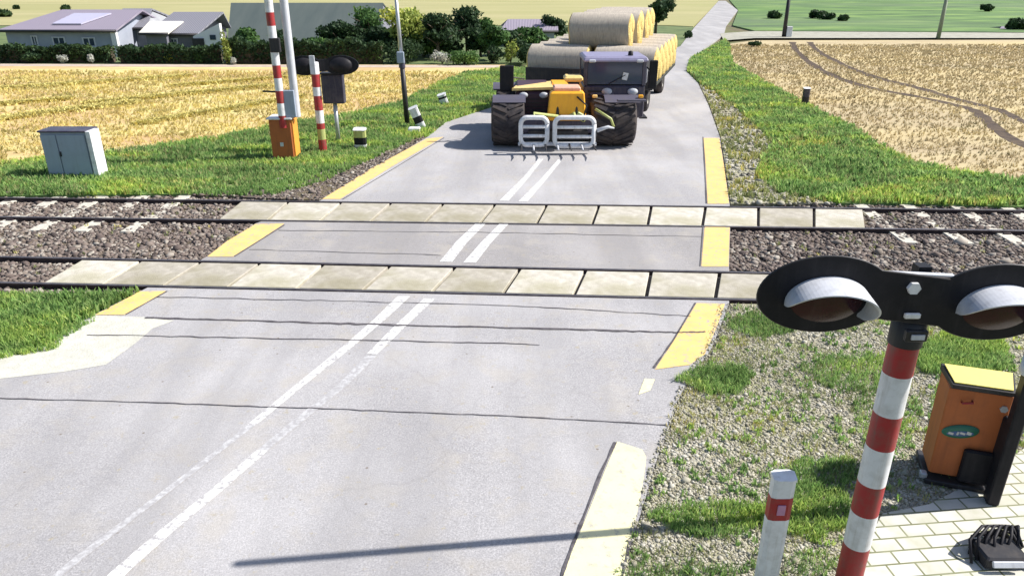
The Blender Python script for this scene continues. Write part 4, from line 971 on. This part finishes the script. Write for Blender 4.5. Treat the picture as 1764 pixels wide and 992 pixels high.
# boom
b0, b1 = T(946, 185, -.5)[0], T(1012, 185, -.5)[0]; bz0, bz1 = T(975, 206, -.5)[1], T(975, 160, -.5)[1]; bxm = (b0 + b1) / 2 - .05; bw = (b1 - b0) * .82
R_ = RX(math.radians(-3))
MB().box((bxm, 2.1, T(980, 158, 2.1)[1]), (bw * .62, 5.0, .42), bev=.05, rot=R_).build('boom', M['boomyel'], th)
hd = MB().box((bxm, -.45, (bz0 + bz1) / 2 + .02), (bw * 1.25, .5, (bz1 - bz0) * 1.08), bev=.06, top=(.85, .9)).build('boom_head', M['boomyel'], th)
MB().box((bxm, -.2, bz1 + .10), (bw * .85, .7, .16), bev=.04).build('head_cover', paint('salmon', (.75, .42, .30), .5), hd)
MB().box((T(988, 136, .5)[0], .7, T(988, 136, .5)[1]), (.62, .7, .18), bev=.06).build('boom_cover', M['cream'], th)
for s_ in (-1, 1): MB().tube([(bxm + s_ * bw * .3, -.75, bz0 + .05), (bxm + s_ * bw * .3, -.55, bz1 - .1)], .05, 8).build('cylinder', M['blackmetal'], hd)
MB().box((bxm + bw * .45, -.72, bz0 + .12), (.35, .12, .22), bev=.03, rot=RY(.5)).build('coupler', M['yelgreen'], th)
MB().tube([(bxm + bw * .3, -.7, bz1 - .1), (bxm + bw * .6, -.8, bz1 - .35), (bxm + bw * .5, -.85, bz0)], .03, 6).build('hose', M['black'], th)
MB().tube([(bxm + bw * .9, -.6, bz0 + .35), (bxm + bw * 1.4, -.7, bz0 + .05), (bxm + bw * 1.5, -.7, bz0 - .2)], .045, 6).build('hose', M['yelgreen'], th)
# grab: two white frames with rounded corners and cross bars
gy = -1.25
for (xa, xb, ya, yb) in ((897, 943, 203, 250), (955, 1024, 203, 252)):
    p0 = T(xa, yb, gy); p1 = T(xb, ya, gy); x0_, z0_ = p0; x1_, z1_ = p1[0], p1[1]; rr = .2; pts = []
    for (cx2, cz2, a0) in ((x1_ - rr, z1_ - rr, 0), (x0_ + rr, z1_ - rr, 90), (x0_ + rr, z0_ + rr, 180), (x1_ - rr, z0_ + rr, 270)):
        for k in range(5): t = math.radians(a0 + 22.5 * k); pts.append((cx2 + rr * math.cos(t), gy, cz2 + rr * math.sin(t)))
    g = MB().tube(pts + [pts[0]], .075, 8).build('grab_frame', M['white'], th)
    for k in (1, 2): MB().tube([(x0_, gy, z0_ + (z1_ - z0_) * k / 3), (x1_, gy, z0_ + (z1_ - z0_) * k / 3)], .055, 8).build('cross_bar', M['white'], g)
    # curved arm from the frame back to the carriage
    MB().tube([((x0_ + x1_) / 2, gy, z1_), ((x0_ + x1_) / 2, gy + .3, z1_ + .08), (bxm, -.7, bz0 + .1)], .05, 8).build('grab_arm', M['yelgreen'], g)
px0 = T(898, 250, gy); px1 = T(1022, 250, gy)
MB().tube([(px0[0] - .1, gy + .06, px0[1] + .02), (px1[0] + .1, gy + .06, px0[1] + .02)], .06, 8).build('tine_bar', M['greylight'], th)
for k in range(7):
    x_ = px0[0] + (px1[0] - px0[0]) * k / 6
    MB().tube([(x_, gy + .05, px0[1] + .02), (x_, gy - .5, px0[1] - .02), (x_, gy - .95, px0[1] + .03)], [.035, .03, .008], 7).build('tine', M['greylight'] if k % 2 else M['blackmetal'], th)
for s_, xx in ((1, px1[0] + .1),): MB().tube([(xx, gy, .75), (xx + .35, gy + .05, .85), (xx + .55, gy + .1, .8)], [.07, .05, .02], 7).build('grab_hook', M['greylight'], th)
# mirrors
def mirror(px, y0_, y1_, wpx, dy, arm):
    a = T(px, y0_, dy); b_ = T(px, y1_, dy); wdt = wpx * .0196
    MB().box((a[0], dy, (a[1] + b_[1]) / 2), (wdt, .09, a[1] - b_[1]), bev=.03).build('mirror', M['black'], th)
    MB().tube([(a[0], dy + .03, (a[1] + b_[1]) / 2 + .05), arm], .025, 6).build('mirror_arm', M['blackmetal'], th)
mirror(873, 113, 157, 24, .9, (e0 + .3, 1.4, ez + .3)); mirror(1127, 104, 154, 14, 1.0, (c1_, fy + .1, zr - .2))
# driver sits behind the dark glass and cannot be made out in the photograph
# ================================================================ trailer with round bales
YTR = YC + 6.6; RT = -.30; RBale = .71; ZB = 1.25
XTR = Q(1021, 110, YTR)[0]
fwd = Vector((-math.sin(RT), math.cos(RT), 0)); rgt = Vector((math.cos(RT), math.sin(RT), 0))
O = Vector((XTR, YTR, 0))
LB = 106 * (YTR * cp + (H - 2) * sp) / F; SEP = LB + .22; NR = 6
def trailer(off, n, label):
    base = O + fwd * (off - .9)
    t = thing('bale_trailer', label, 'trailer', base, RT)
    Ln = RBale * 2 * n + .4
    MB().box((0, Ln / 2, ZB - .1), (SEP * 1.9, Ln, .14), bev=.02).build('bed', M['blackmetal'], t)
    MB().box((0, Ln / 2, ZB - .3), (1.4, Ln - .3, .26), bev=.03).build('chassis', M['hoodred'], t)
    MB().tube([(0, 0, .85), (0, -1.9, .7)], .08, 8).build('drawbar', M['blackmetal'], t)
    for s_ in (-1, 1):
        for yy in (Ln * .2, Ln * .8):
            w_ = MB().lathe([(-.2, .25), (-.22, .42), (-.17, .52), (.17, .52), (.22, .42), (.2, .25)], (s_ * SEP * .75, yy, .52), 'X', 26).build('wheel', M['tyre'], t)
            MB().lathe([(s_ * .2, .27), (s_ * .1, .22), (s_ * .12, .001)], (s_ * SEP * .75, yy, .52), 'X', 18).build('rim', M['rim'], w_)
    for yy in (.04, Ln - .04):
        MB().box((0, yy, ZB + .25), (SEP * 1.9, .06, .6), bev=.01).build('headboard', M['blackmetal'], t)
    return base
def bale_mat():
    m, t, b = new_mat('bale_net_wrap', .85, spec=.15); v = coords(t, (1, 1, 1)); tc = coords(t, (14, 2, 2))
    c = ramp(t, noise(t, tc, 2.0, 5, .65), ((.3, (.34, .30, .26)), (.5, (.45, .40, .34)), (.72, (.55, .50, .41))))
    t.links.new(c, b.inputs['Base Color']); bump(t, b, noise(t, tc, 5, 4), .5, .03); return m
def bale_end():
    m, t, b = new_mat('bale_end_straw', .9, spec=.1); tc = t.nodes.new('ShaderNodeTexCoord'); sx = t.nodes.new('ShaderNodeSeparateXYZ'); t.links.new(tc.outputs['Object'], sx.inputs[0])
    cmb = t.nodes.new('ShaderNodeCombineXYZ'); t.links.new(sx.outputs[1], cmb.inputs[0]); t.links.new(sx.outputs[2], cmb.inputs[1])
    wv = N(t, 'ShaderNodeTexWave', Scale=4.5, Distortion=3.0, Detail=3.0); wv.wave_type = 'RINGS'; wv.rings_direction = 'Z'; t.links.new(cmb.outputs[0], wv.inputs['Vector'])
    v = coords(t); c = ramp(t, wv.outputs[0], ((.1, (.5, .36, .12)), (.5, (.68, .52, .2)), (.9, (.8, .66, .3))))
    c = mixc(t, ramp(t, noise(t, v, 9, 5), ((.4, (0, 0, 0)), (.7, (.7,) * 3))), c, (.42, .28, .1))
    t.links.new(c, b.inputs['Base Color']); bump(t, b, noise(t, v, 25, 4), .8, .04); return m
BM = [bale_mat(), bale_end()]
bale_me = None
def bale(pos, label, group='round straw bales on the trailers'):
    global bale_me
    if bale_me is None:
        mb = MB(); h = LB / 2; n = 44; prof = [(-h, .001), (-h - .03, .2), (-h - .02, .45), (-h, RBale * .9), (-h + .06, RBale * .985)]
        body = [(-h + .06, RBale * .985)] + [(-h + .06 + (LB - .12) * k / 8, RBale * (1 + .004 * math.sin(k * 2.1))) for k in range(1, 8)] + [(h - .06, RBale * .985)]
        mb.lathe(prof, (0, 0, 0), 'X', n, 1); mb.lathe(body, (0, 0, 0), 'X', n, 0); mb.lathe([(h - .06, RBale * .985), (h, RBale * .9), (h + .02, .45), (h + .03, .2), (h, .001)], (0, 0, 0), 'X', n, 1)
        for i, v in enumerate(mb.v):
            a = math.atan2(v[2], v[1]); k = 1 + .012 * math.sin(3 * a + 1) + .01 * math.sin(5 * a + v[0] * 2) + rnd.uniform(-.006, .006)
            z = v[2] * k; z = max(z, -RBale * .97); mb.v[i] = (v[0] + .02 * math.sin(4 * a), v[1] * k, z)
        o = mb.build('round_bale', BM); bale_me = o.data
        # loose straw sticking out of the ends and the wrap
        X = []; 
    else:
        o = bpy.data.objects.new('round_bale', bale_me); COL.objects.link(o)
    o.location = pos; o.rotation_euler = (rnd.uniform(-.0, .0), 0, RT + rnd.uniform(-.03, .03)); tag(o, label, 'bale', group)
    return o
trailer(0, NR, 'first bale trailer hitched behind the telehandler, carrying two layers of round bales')
rows = ['front', 'second', 'third', 'fourth', 'fifth', 'rearmost']
for r in range(NR):
    for s_, nm in ((-1, 'left'), (1, 'right')):
        p = O + fwd * (r * RBale * 2) + rgt * (s_ * SEP / 2); bale((p.x, p.y, ZB - .03 + RBale + rnd.uniform(-.01, .01)), f'{rows[r]} {nm} hand round straw bale in the lower layer on the trailer')
for r in range(NR - 1):
    p = O + fwd * ((r + .5) * RBale * 2) + rgt * (.25 + rnd.uniform(-.1, .1)); bale((p.x, p.y, ZB - .03 + RBale + RBale * 1.70), f'{rows[r] if r < 4 else "rearmost"} round straw bale in the upper layer on the trailer')
# ================================================================ houses
def wpt(px, py, Y): q = Q(px, py, Y); return Vector((q[0], Y, q[1]))
def gable_house(label, Yw, xl, xr, yeave, xrl, xrr, yridge, depth, wall, roof, wins, cat='house', name='house', chimney=None, door=None):
    """front wall at Yw between xl and xr; roof from the eave up to a ridge seen at yridge; all measured"""
    e0 = wpt(xl, yeave, Yw); e1 = wpt(xr, yeave, Yw); r0 = wpt(xrl, yridge, Yw + depth / 2); r1 = wpt(xrr, yridge, Yw + depth / 2)
    ox = (e0.x + e1.x) / 2; zt = (e0.z + e1.z) / 2; zrg = (r0.z + r1.z) / 2
    t = thing(name, label, cat, (ox, Yw, 0)); x0, x1 = e0.x - ox, e1.x - ox; a0, a1 = r0.x - ox, r1.x - ox
    mb = MB()
    mb.add([(x0, 0, -.1), (x1, 0, -.1), (x1, 0, zt), (x0, 0, zt), (x0, depth, -.1), (x1, depth, -.1), (x1, depth, zt), (x0, depth, zt)],
           [(0, 1, 2, 3), (5, 4, 7, 6), (4, 0, 3, 7), (1, 5, 6, 2), (3, 2, 6, 7)])
    # gables
    mb.add([(x0, 0, zt), (x0, depth, zt), (max(a0, x0) , depth / 2, zrg - .1)], [(0, 1, 2)]); mb.add([(x1, 0, zt), (x1, depth, zt), (min(a1, x1), depth / 2, zrg - .1)], [(0, 1, 2)])
    mb.build('wall', wall, t)
    mb = MB(); ov = .3; th_ = .12
    for sgn in (0, 1):
        ye = -ov if sgn == 0 else depth + ov
        ez_ = zt - .12
        lo = [(x0 - ov, ye, ez_), (x1 + ov, ye, ez_), (a1, depth / 2, zrg), (a0, depth / 2, zrg)]
        up = [(p[0], p[1], p[2] + th_) for p in lo]
        mb.add(lo + up, [(3, 2, 1, 0), (4, 5, 6, 7), (0, 1, 5, 4), (1, 2, 6, 5), (2, 3, 7, 6), (3, 0, 4, 7)])
    rf = mb.build('roof', roof, t)
    mb = MB().tube([(x0 - ov, -ov - .06, zt - .1), (x1 + ov, -ov - .06, zt - .1)], .08, 8); mb.build('gutter', M['blackmetal'], rf)
    for (wx, wy, ww, wh) in wins:
        c = wpt(wx, wy, Yw); s_ = (Yw * cp + (H - c.z) * sp) / F; w_, h_ = ww * s_, wh * s_
        f = MB(); cx, cz = c.x - ox, c.z
        for (bx, bz, bw_, bh) in ((0, h_ / 2, w_ + .1, .08), (0, -h_ / 2, w_ + .1, .08), (-w_ / 2, 0, .08, h_ - .08), (w_ / 2, 0, .08, h_ - .08)): f.box((cx + bx, -.03, cz + bz), (bw_, .07, bh))
        f.box((cx, -.02, cz), (.06, .05, h_ - .09))
        fo = f.build('window', M['greylight'], t)
        MB().box((cx, -.008, cz), (w_ - .08, .014, h_ - .08)).build('pane', M['winglass'], fo)
        MB().box((cx, -.08, cz - h_ / 2 - .06), (w_ + .25, .16, .04)).build('sill', M['greylight'], fo)
    if chimney:
        c = wpt(chimney[0], chimney[1], Yw + depth / 2); MB().box((c.x - ox, depth / 2, zrg + .2), (.5, .5, .8), bev=.02).build('chimney', M['wall_grey'], rf)
    if door:
        c = wpt(door[0], door[1], Yw); MB().box((c.x - ox, -.03, .95), (door[2] * .05, .06, 1.9), bev=.01).build('door', M['blackmetal'], t)
    return t, ox, zt, zrg
YH = G(300, 109)[1]
h1, ox, zt, zrg = gable_house('long blue grey house with mauve roof and solar panel behind the left hedge', YH + 4, 8, 196, 51, 108, 246, 20, 7, M['wall_blue'], M['roof_lav'], ((60, 70, 9, 14), (102, 71, 20, 12), (154, 73, 20, 14)))
# solar panel on the slope
def on_slope(px, py, lift=.16):
    # intersect the measured ray with the roof plane
    u = (px - 882) / F; v = (496 - py) / F; d = Vector((u, cp + v * sp, -sp + v * cp)); Y0 = YH + 4 - .3; z0_ = zt - .12 + lift; sl = (zrg - (zt - .12)) / 3.8
    k = (z0_ - sl * Y0 - H) / (d.z - sl * d.y); p = Vector((0, 0, H)) + d * k; return p
pc = [on_slope(90, 43), on_slope(140, 43), on_slope(192, 25), on_slope(128, 25)]
mb = MB(); V = [(p.x - ox, p.y - YH - 4, p.z) for p in pc]; V2 = [(a, b, c + .08) for a, b, c in V]
mb.add(V + V2, [(3, 2, 1, 0), (4, 5, 6, 7), (0, 1, 5, 4), (1, 2, 6, 5), (2, 3, 7, 6), (3, 0, 4, 7)]); mb.build('solar_panel', M['solar'], h1)
c = wpt(201, 75, YH + 4); MB().box((c.x - ox, -.1, zt * .45), (.35, .3, zt * .95)).build('downpipe', M['white'], h1)
gable_house('small grey house between the long mauve roofed house and the white gabled one', YH + 7, 206, 250, 47, 212, 262, 18, 6, M['wall_grey'], M['roof_grey'], ((229, 73, 13, 12),))
h3, ox3, zt3, _ = gable_house('low dark walled house with grey roof and white gable end', YH + 5, 262, 336, 57, 300, 385, 24, 6, M['wall_dark'], M['roof_grey'], ((300, 72, 12, 9),))
c0_ = wpt(336, 80, YH + 4.6); c1_2 = wpt(384, 80, YH + 4.6); za = wpt(336, 63, YH + 4.6).z; zb_ = wpt(384, 41, YH + 4.6).z
MB().slab_y([(c0_.x - ox3, -.1), (c1_2.x - ox3, -.1), (c1_2.x - ox3, zb_), (c0_.x - ox3, za)], -.5, -.1).build('gable_wall', M['wall_white'], h3)
c = wpt(366, 65, YH + 4.4); MB().box((c.x - ox3, -.53, c.z), (.4, .06, .32)).build('window', M['winglass'], h3)
c = wpt(341, 72, YH + 4.4); MB().box((c.x - ox3, -.54, c.z - .2), (.8, .08, .8)).build('door', M['blackmetal'], h3)
gable_house('shed with pale flat roof left of the white gable', YH + 4.2, 250, 285, 56, 258, 315, 40, 4, M['wall_dark'], M['roof_pale'], (), cat='shed', name='shed')
gable_house('large farm hall with grey green roof behind the dark hedge', YH + 9, 400, 655, 84, 398, 660, 8, 14, M['wall_dark'], M['roof_hall'], (), cat='farm hall', name='farm_hall')
gable_house('bluish house partly hidden by trees left of the bales', YH + 12, 868, 955, 52, 875, 960, 36, 6, M['wall_blue'], M['roof_lav'], ((890, 60, 8, 8), (925, 60, 8, 8)))
gable_house('house with pale blue roof at the right edge beyond the meadow lane', G(1760, 52)[1], 1715, 1800, 60, 1725, 1830, 48, 6, M['wall_white'], M['roof_lav'], ())
# ================================================================ trees, shrubs, hedges
def leaf_cloud(name, clumps, n, size, mat, parent=None, seed=0, rz_=None):
    """clumps: (x, y, z, rx, ry, rz); leaf quads on and inside uneven clumps"""
    r = np.random.default_rng(seed); wts = np.array([c[3] * c[5] for c in clumps]); wts = wts / wts.sum()
    ci = r.choice(len(clumps), n, p=wts); C = np.array(clumps)[ci]
    d = r.normal(size=(n, 3)); d /= np.linalg.norm(d, axis=1)[:, None]; rad = r.random(n) ** .33 * (1 + r.normal(0, .06, n))
    lump = 1 + .16 * np.sin(d[:, 0] * 5 + ci) * np.sin(d[:, 1] * 6 + ci * 2) + .1 * np.sin(d[:, 2] * 9 + ci)
    Pn = C[:, :3] + d * C[:, 3:] * (rad * lump)[:, None]; Pn[:, 2] = np.maximum(Pn[:, 2], .03)
    s_ = size * r.uniform(.6, 1.5, n)
    nr = d + r.normal(0, .7, (n, 3)); nr /= np.linalg.norm(nr, axis=1)[:, None]
    a = np.cross(nr, r.normal(size=(n, 3))); a /= np.linalg.norm(a, axis=1)[:, None]; b = np.cross(nr, a)
    V = np.stack([Pn - a * s_[:, None], Pn - b * s_[:, None] * .6, Pn + a * s_[:, None], Pn + b * s_[:, None] * .6], 1).reshape(-1, 3)
    return np_mesh(name, V, np.arange(n * 4), 4, mat, parent=parent)
tid = [0]
def tree(bx, by, ty, wpx, mat, label, n=2200, group='garden trees beyond the stubble field', cat='tree', Yoff=0, size=.11, name='tree', trunk=.25):
    X, Y = G(bx, by); Y += Yoff; X = Q(bx, by, Y)[0]; s_ = (Y * cp + H * sp) / F; h = max(zq(bx, ty, Y), .5); wd = wpx * s_; tid[0] += 1
    rg = random.Random(tid[0] * 13); t = thing(name, label, cat, (X, Y, 0), 0, group)
    z0_ = h * trunk
    mb = MB().tube([(0, 0, -.05), (rg.uniform(-.1, .1) * wd * .2, 0, h * .35), (rg.uniform(-.1, .1) * wd * .5, .05, h * .75)], [h * .035 + .03, h * .026 + .02, .03], 8)
    for k in range(6):
        a = rg.uniform(0, 6.28); zs = h * rg.uniform(.25, .6); mb.tube([(0, 0, zs), (math.cos(a) * wd * .18, math.sin(a) * wd * .18, zs + h * .12), (math.cos(a) * wd * .34, math.sin(a) * wd * .34, zs + h * .2)], [.06, .04, .015], 6)
    mb.build('trunk', M['bark'], t)
    cl = []
    for k in range(9):
        a = rg.uniform(0, 6.28); rr = rg.uniform(0, .3) * wd; zc_ = z0_ + (h - z0_) * rg.uniform(.2, .82); q = rg.uniform(.16, .27)
        cl.append((math.cos(a) * rr, math.sin(a) * rr, zc_, wd * q, wd * q, min((h - z0_) * q * .9, (h - zc_) * 1.0)))
    leaf_cloud('crown', cl, n, size, mat, t, tid[0]); return t
def shrub(bx, by, ty, wpx, mat, label, n=700, group='garden shrubs along the field edge', Yoff=-.3, size=.07, name='shrub', cat='shrub'):
    X, Y = G(bx, by); Y += Yoff; X = Q(bx, by, Y)[0]; s_ = (Y * cp + H * sp) / F; h = max(zq(bx, ty, Y), .3); wd = wpx * s_; tid[0] += 1; rg = random.Random(tid[0])
    t = thing(name, label, cat, (X, Y, 0), 0, group)
    mb = MB()
    for k in range(5): a = rg.uniform(0, 6.28); mb.tube([(0, 0, -.03), (math.cos(a) * wd * .2, math.sin(a) * wd * .2, h * .6)], [.03, .012], 5)
    mb.build('stem', M['bark'], t)
    cl = [(rg.uniform(-.25, .25) * wd, rg.uniform(-.2, .2) * wd, h * rg.uniform(.3, .62), wd * rg.uniform(.2, .32), wd * .25, h * rg.uniform(.25, .38)) for _ in range(5)]
    leaf_cloud('foliage', cl, n, size, mat, t, tid[0] + 50); return t
def hedge(x0, x1, yb, yt, mat, label, n, wall=.5, Yoff=.4):
    Y = G(x0, yb)[1] + Yoff; a = Q(x0, yb, Y)[0]; b = Q(x1, yb, Y)[0]; h = zq((x0 + x1) / 2, yt, Y) * 1.28; tid[0] += 1
    t = thing('hedge', label, 'hedge', ((a + b) / 2, Y, 0)); L_ = b - a; r = np.random.default_rng(tid[0])
    MB().box((0, .2, h * .4), (L_ - .1, .5, h * .8)).build('dark_core', M['bark'], t)  # solid dark core added inside the leaves to block the gaps
    m = n; X = r.uniform(-L_ / 2, L_ / 2, m); top = h * (1 + .10 * np.sin(X * 1.7 + tid[0]) + .07 * np.sin(X * 4.3) + .05 * np.sin(X * 9))
    Z = top * r.random(m) ** .6; Yy = r.uniform(-.35, .6, m); s_ = .10 * r.uniform(.5, 1.4, m)
    nr = r.normal(size=(m, 3)); nr[:, 1] -= .6; nr /= np.linalg.norm(nr, axis=1)[:, None]; aa = np.cross(nr, r.normal(size=(m, 3))); aa /= np.linalg.norm(aa, axis=1)[:, None]; bb_ = np.cross(nr, aa)
    P_ = np.stack([X, Yy, np.maximum(Z, .02)], 1)
    V = np.stack([P_ - aa * s_[:, None], P_ - bb_ * s_[:, None] * .6, P_ + aa * s_[:, None], P_ + bb_ * s_[:, None] * .6], 1).reshape(-1, 3)
    np_mesh('foliage', V, np.arange(m * 4), 4, mat, parent=t); return t
hedge(-160, 196, 109, 86, M['leaf_dark'], 'dark clipped hedge in front of the long mauve roofed house', 9000)
hedge(208, 382, 110, 86, M['leaf_dark'], 'dark hedge below the white gabled house', 5000)
hedge(388, 660, 111, 79, M['leaf_dark'], 'long dark hedge in front of the farm hall', 9000)
shrub(163, 106, 80, 26, M['leaf_yellow'], 'bright yellow green shrub before the hedge under the first window', 900)
shrub(110, 108, 92, 20, M['leaf_white'], 'small white flowering shrub below the middle window', 400)
shrub(157, 109, 92, 14, M['leaf_white'], 'narrow pale flowering shrub below the right window', 300)
shrub(60, 108, 88, 34, M['leaf_dark'], 'dark rounded shrub in front of the left part of the hedge', 900)
shrub(300, 107, 82, 34, M['leaf_yellow'], 'yellowish shrub below the low dark walled house', 900)
shrub(350, 108, 84, 26, M['leaf_mid'], 'mid green shrub below the white gable', 700)
shrub(392, 110, 50, 22, M['leaf_yellow'], 'tall yellow green shrub at the right of the white gable', 900)
shrub(405, 111, 98, 14, M['leaf_white'], 'tiny white flower clump at the hedge corner', 250)
tree(480, 110, 52, 70, M['leaf_dark'], 'dark bushy tree before the farm hall behind the striped boom', 2400, Yoff=1.8, trunk=.05)
tree(540, 110, 60, 70, M['leaf_mid'], 'low green tree before the farm hall right of the raised boom', 2000, Yoff=1.8, trunk=.05)
tree(432, 110, 48, 60, M['leaf_mid'], 'green tree in front of the left part of the farm hall', 1800, Yoff=1.6)
tl = [(585, 104, 34, 80, 'leaf_dark', 'dark tree before the right end of the farm hall'), (640, 104, 12, 90, 'leaf_mid', 'broad green tree left of the thin pole top'), (705, 104, 4, 100, 'leaf_yellow', 'sunlit yellow green tree right behind the thin pole'),
      (755, 106, 22, 90, 'leaf_dark', 'dark green tree right of the sunlit one'), (806, 107, 8, 90, 'leaf_dark', 'tall dark tree in the middle of the garden row'), (850, 108, 30, 60, 'leaf_mid', 'smaller green tree near the bluish house'),
      (905, 100, 46, 70, 'leaf_mid', 'rounded green tree beside the bales'), (950, 96, 20, 60, 'leaf_dark', 'dark tree just left of the stacked bales')]
for i, (bx, by, ty, wpx, mt, lab) in enumerate(((615, 104, 40, 70, 'leaf_dark', 'low dark tree between the farm hall and the thin pole'), (670, 104, 44, 70, 'leaf_dark', 'low dark bushy tree behind the thin pole'), (730, 104, 40, 80, 'leaf_mid', 'low green bushy tree right of the thin pole'), (780, 104, 36, 80, 'leaf_dark', 'dense dark low tree in the middle of the garden row'), (828, 104, 44, 60, 'leaf_dark', 'low dark tree left of the bluish house'), (880, 102, 50, 60, 'leaf_dark', 'low dark tree below the bluish house'), (935, 100, 52, 50, 'leaf_mid', 'low green tree touching the left bale'))): tree(bx, by, ty, wpx, M[mt], lab, 3000, Yoff=2.5, trunk=.04, size=.12)
for i, (bx, by, ty, wpx, mt, lab) in enumerate(tl): tree(bx, by, ty, wpx, M[mt], lab, 3000, Yoff=(1.5, 4, 2, 1, 5, 1.5, 3, 9)[i])
shrub(690, 109, 62, 90, M['leaf_dark'], 'wide dark shrub at the foot of the thin pole backdrop', 2200, Yoff=.4)
shrub(762, 109, 84, 44, M['leaf_white'], 'pale shrub with light leaves beyond the field', 700)
shrub(800, 110, 82, 60, M['leaf_mid'], 'spreading green shrub before the tall dark tree', 1500)
shrub(848, 108, 72, 44, M['leaf_dark'], 'round black green shrub left of the pale trunk', 1400)
shrub(905, 108, 72, 40, M['leaf_dark'], 'round black green shrub beside the bales', 1400)
shrub(880, 108, 66, 24, M['leaf_yellow'], 'yellow green shrub between the two round dark shrubs', 700)
shrub(1298, 81, 70, 26, M['leaf_dark'], 'small dark bush at the corner of the wheat field', 500, group='bushes near the lane', Yoff=0)
shrub(1187, 66, 52, 18, M['leaf_dark'], 'dark bush on the left of the bend in the road', 500, group='bushes near the lane', Yoff=0, size=.1)
tree(1128, 70, -8, 60, M['leaf_dark'], 'dark tree behind the stacked bales beside the road', 2500, Yoff=6, group='trees beside the far road', size=.16)
for i, (bx, by, ty, wpx, lab) in enumerate(((1332, 32, 18, 30, 'leftmost bush on the far meadow beside the pole'), (1408, 32, 16, 26, 'second bush from the left in the far meadow row'), (1428, 34, 22, 26, 'third bush from the left in the far meadow row'), (1452, 36, 24, 24, 'fourth bush from the left in the far meadow row'), (1700, 20, 6, 26, 'bush high on the far meadow at the right'), (1752, 50, 30, 50, 'dark bush at the right edge before the pale blue roof'))):
    shrub(bx, by, ty, wpx, M['leaf_dark'], lab, 700, group='bushes on the far meadow', Yoff=0, size=.22)
for i, (bx, by, ty, wpx, lab) in enumerate(((8, 29, 16, 26, 'leftmost dark bush on the hill field'), (114, 19, 10, 22, 'dark bush on the hill field above the mauve roof'), (28, 16, 10, 10, 'tiny far bush on the hill field near the left edge'))):
    shrub(bx, by, ty, wpx, M['leaf_dark'], lab, 600, group='bushes on the hill field', Yoff=0, size=.3)
# far poles
def pole(bx, by, ty, wpx, mat, label, box=False):
    X, Y = G(bx, by); h = zq(bx, ty, Y) + .6; r = wpx * (Y * cp + H * sp) / F / 2
    t = thing('utility_pole', label, 'pole', (X, Y, 0))
    MB().tube([(0, 0, -.05), (0, 0, h)], [r, r * .8], 10).build('pole', mat, t)
    MB().box((0, 0, h - .25), (r * 9, .12, .1), bev=.01).build('crossarm', mat, t)
    if box: MB().box((r + .22, -.05, .45), (.5, .3, .9), bev=.02).build('meter_box', M['white'], t)
pole(1350, 64, -4, 7, M['blackmetal'], 'dark pole with white box beside the lane at the wheat field', True)
pole(1616, 66, -4, 7, paint('pole_green', (.25, .3, .22), .7), 'greenish pole further right beside the lane at the wheat field')
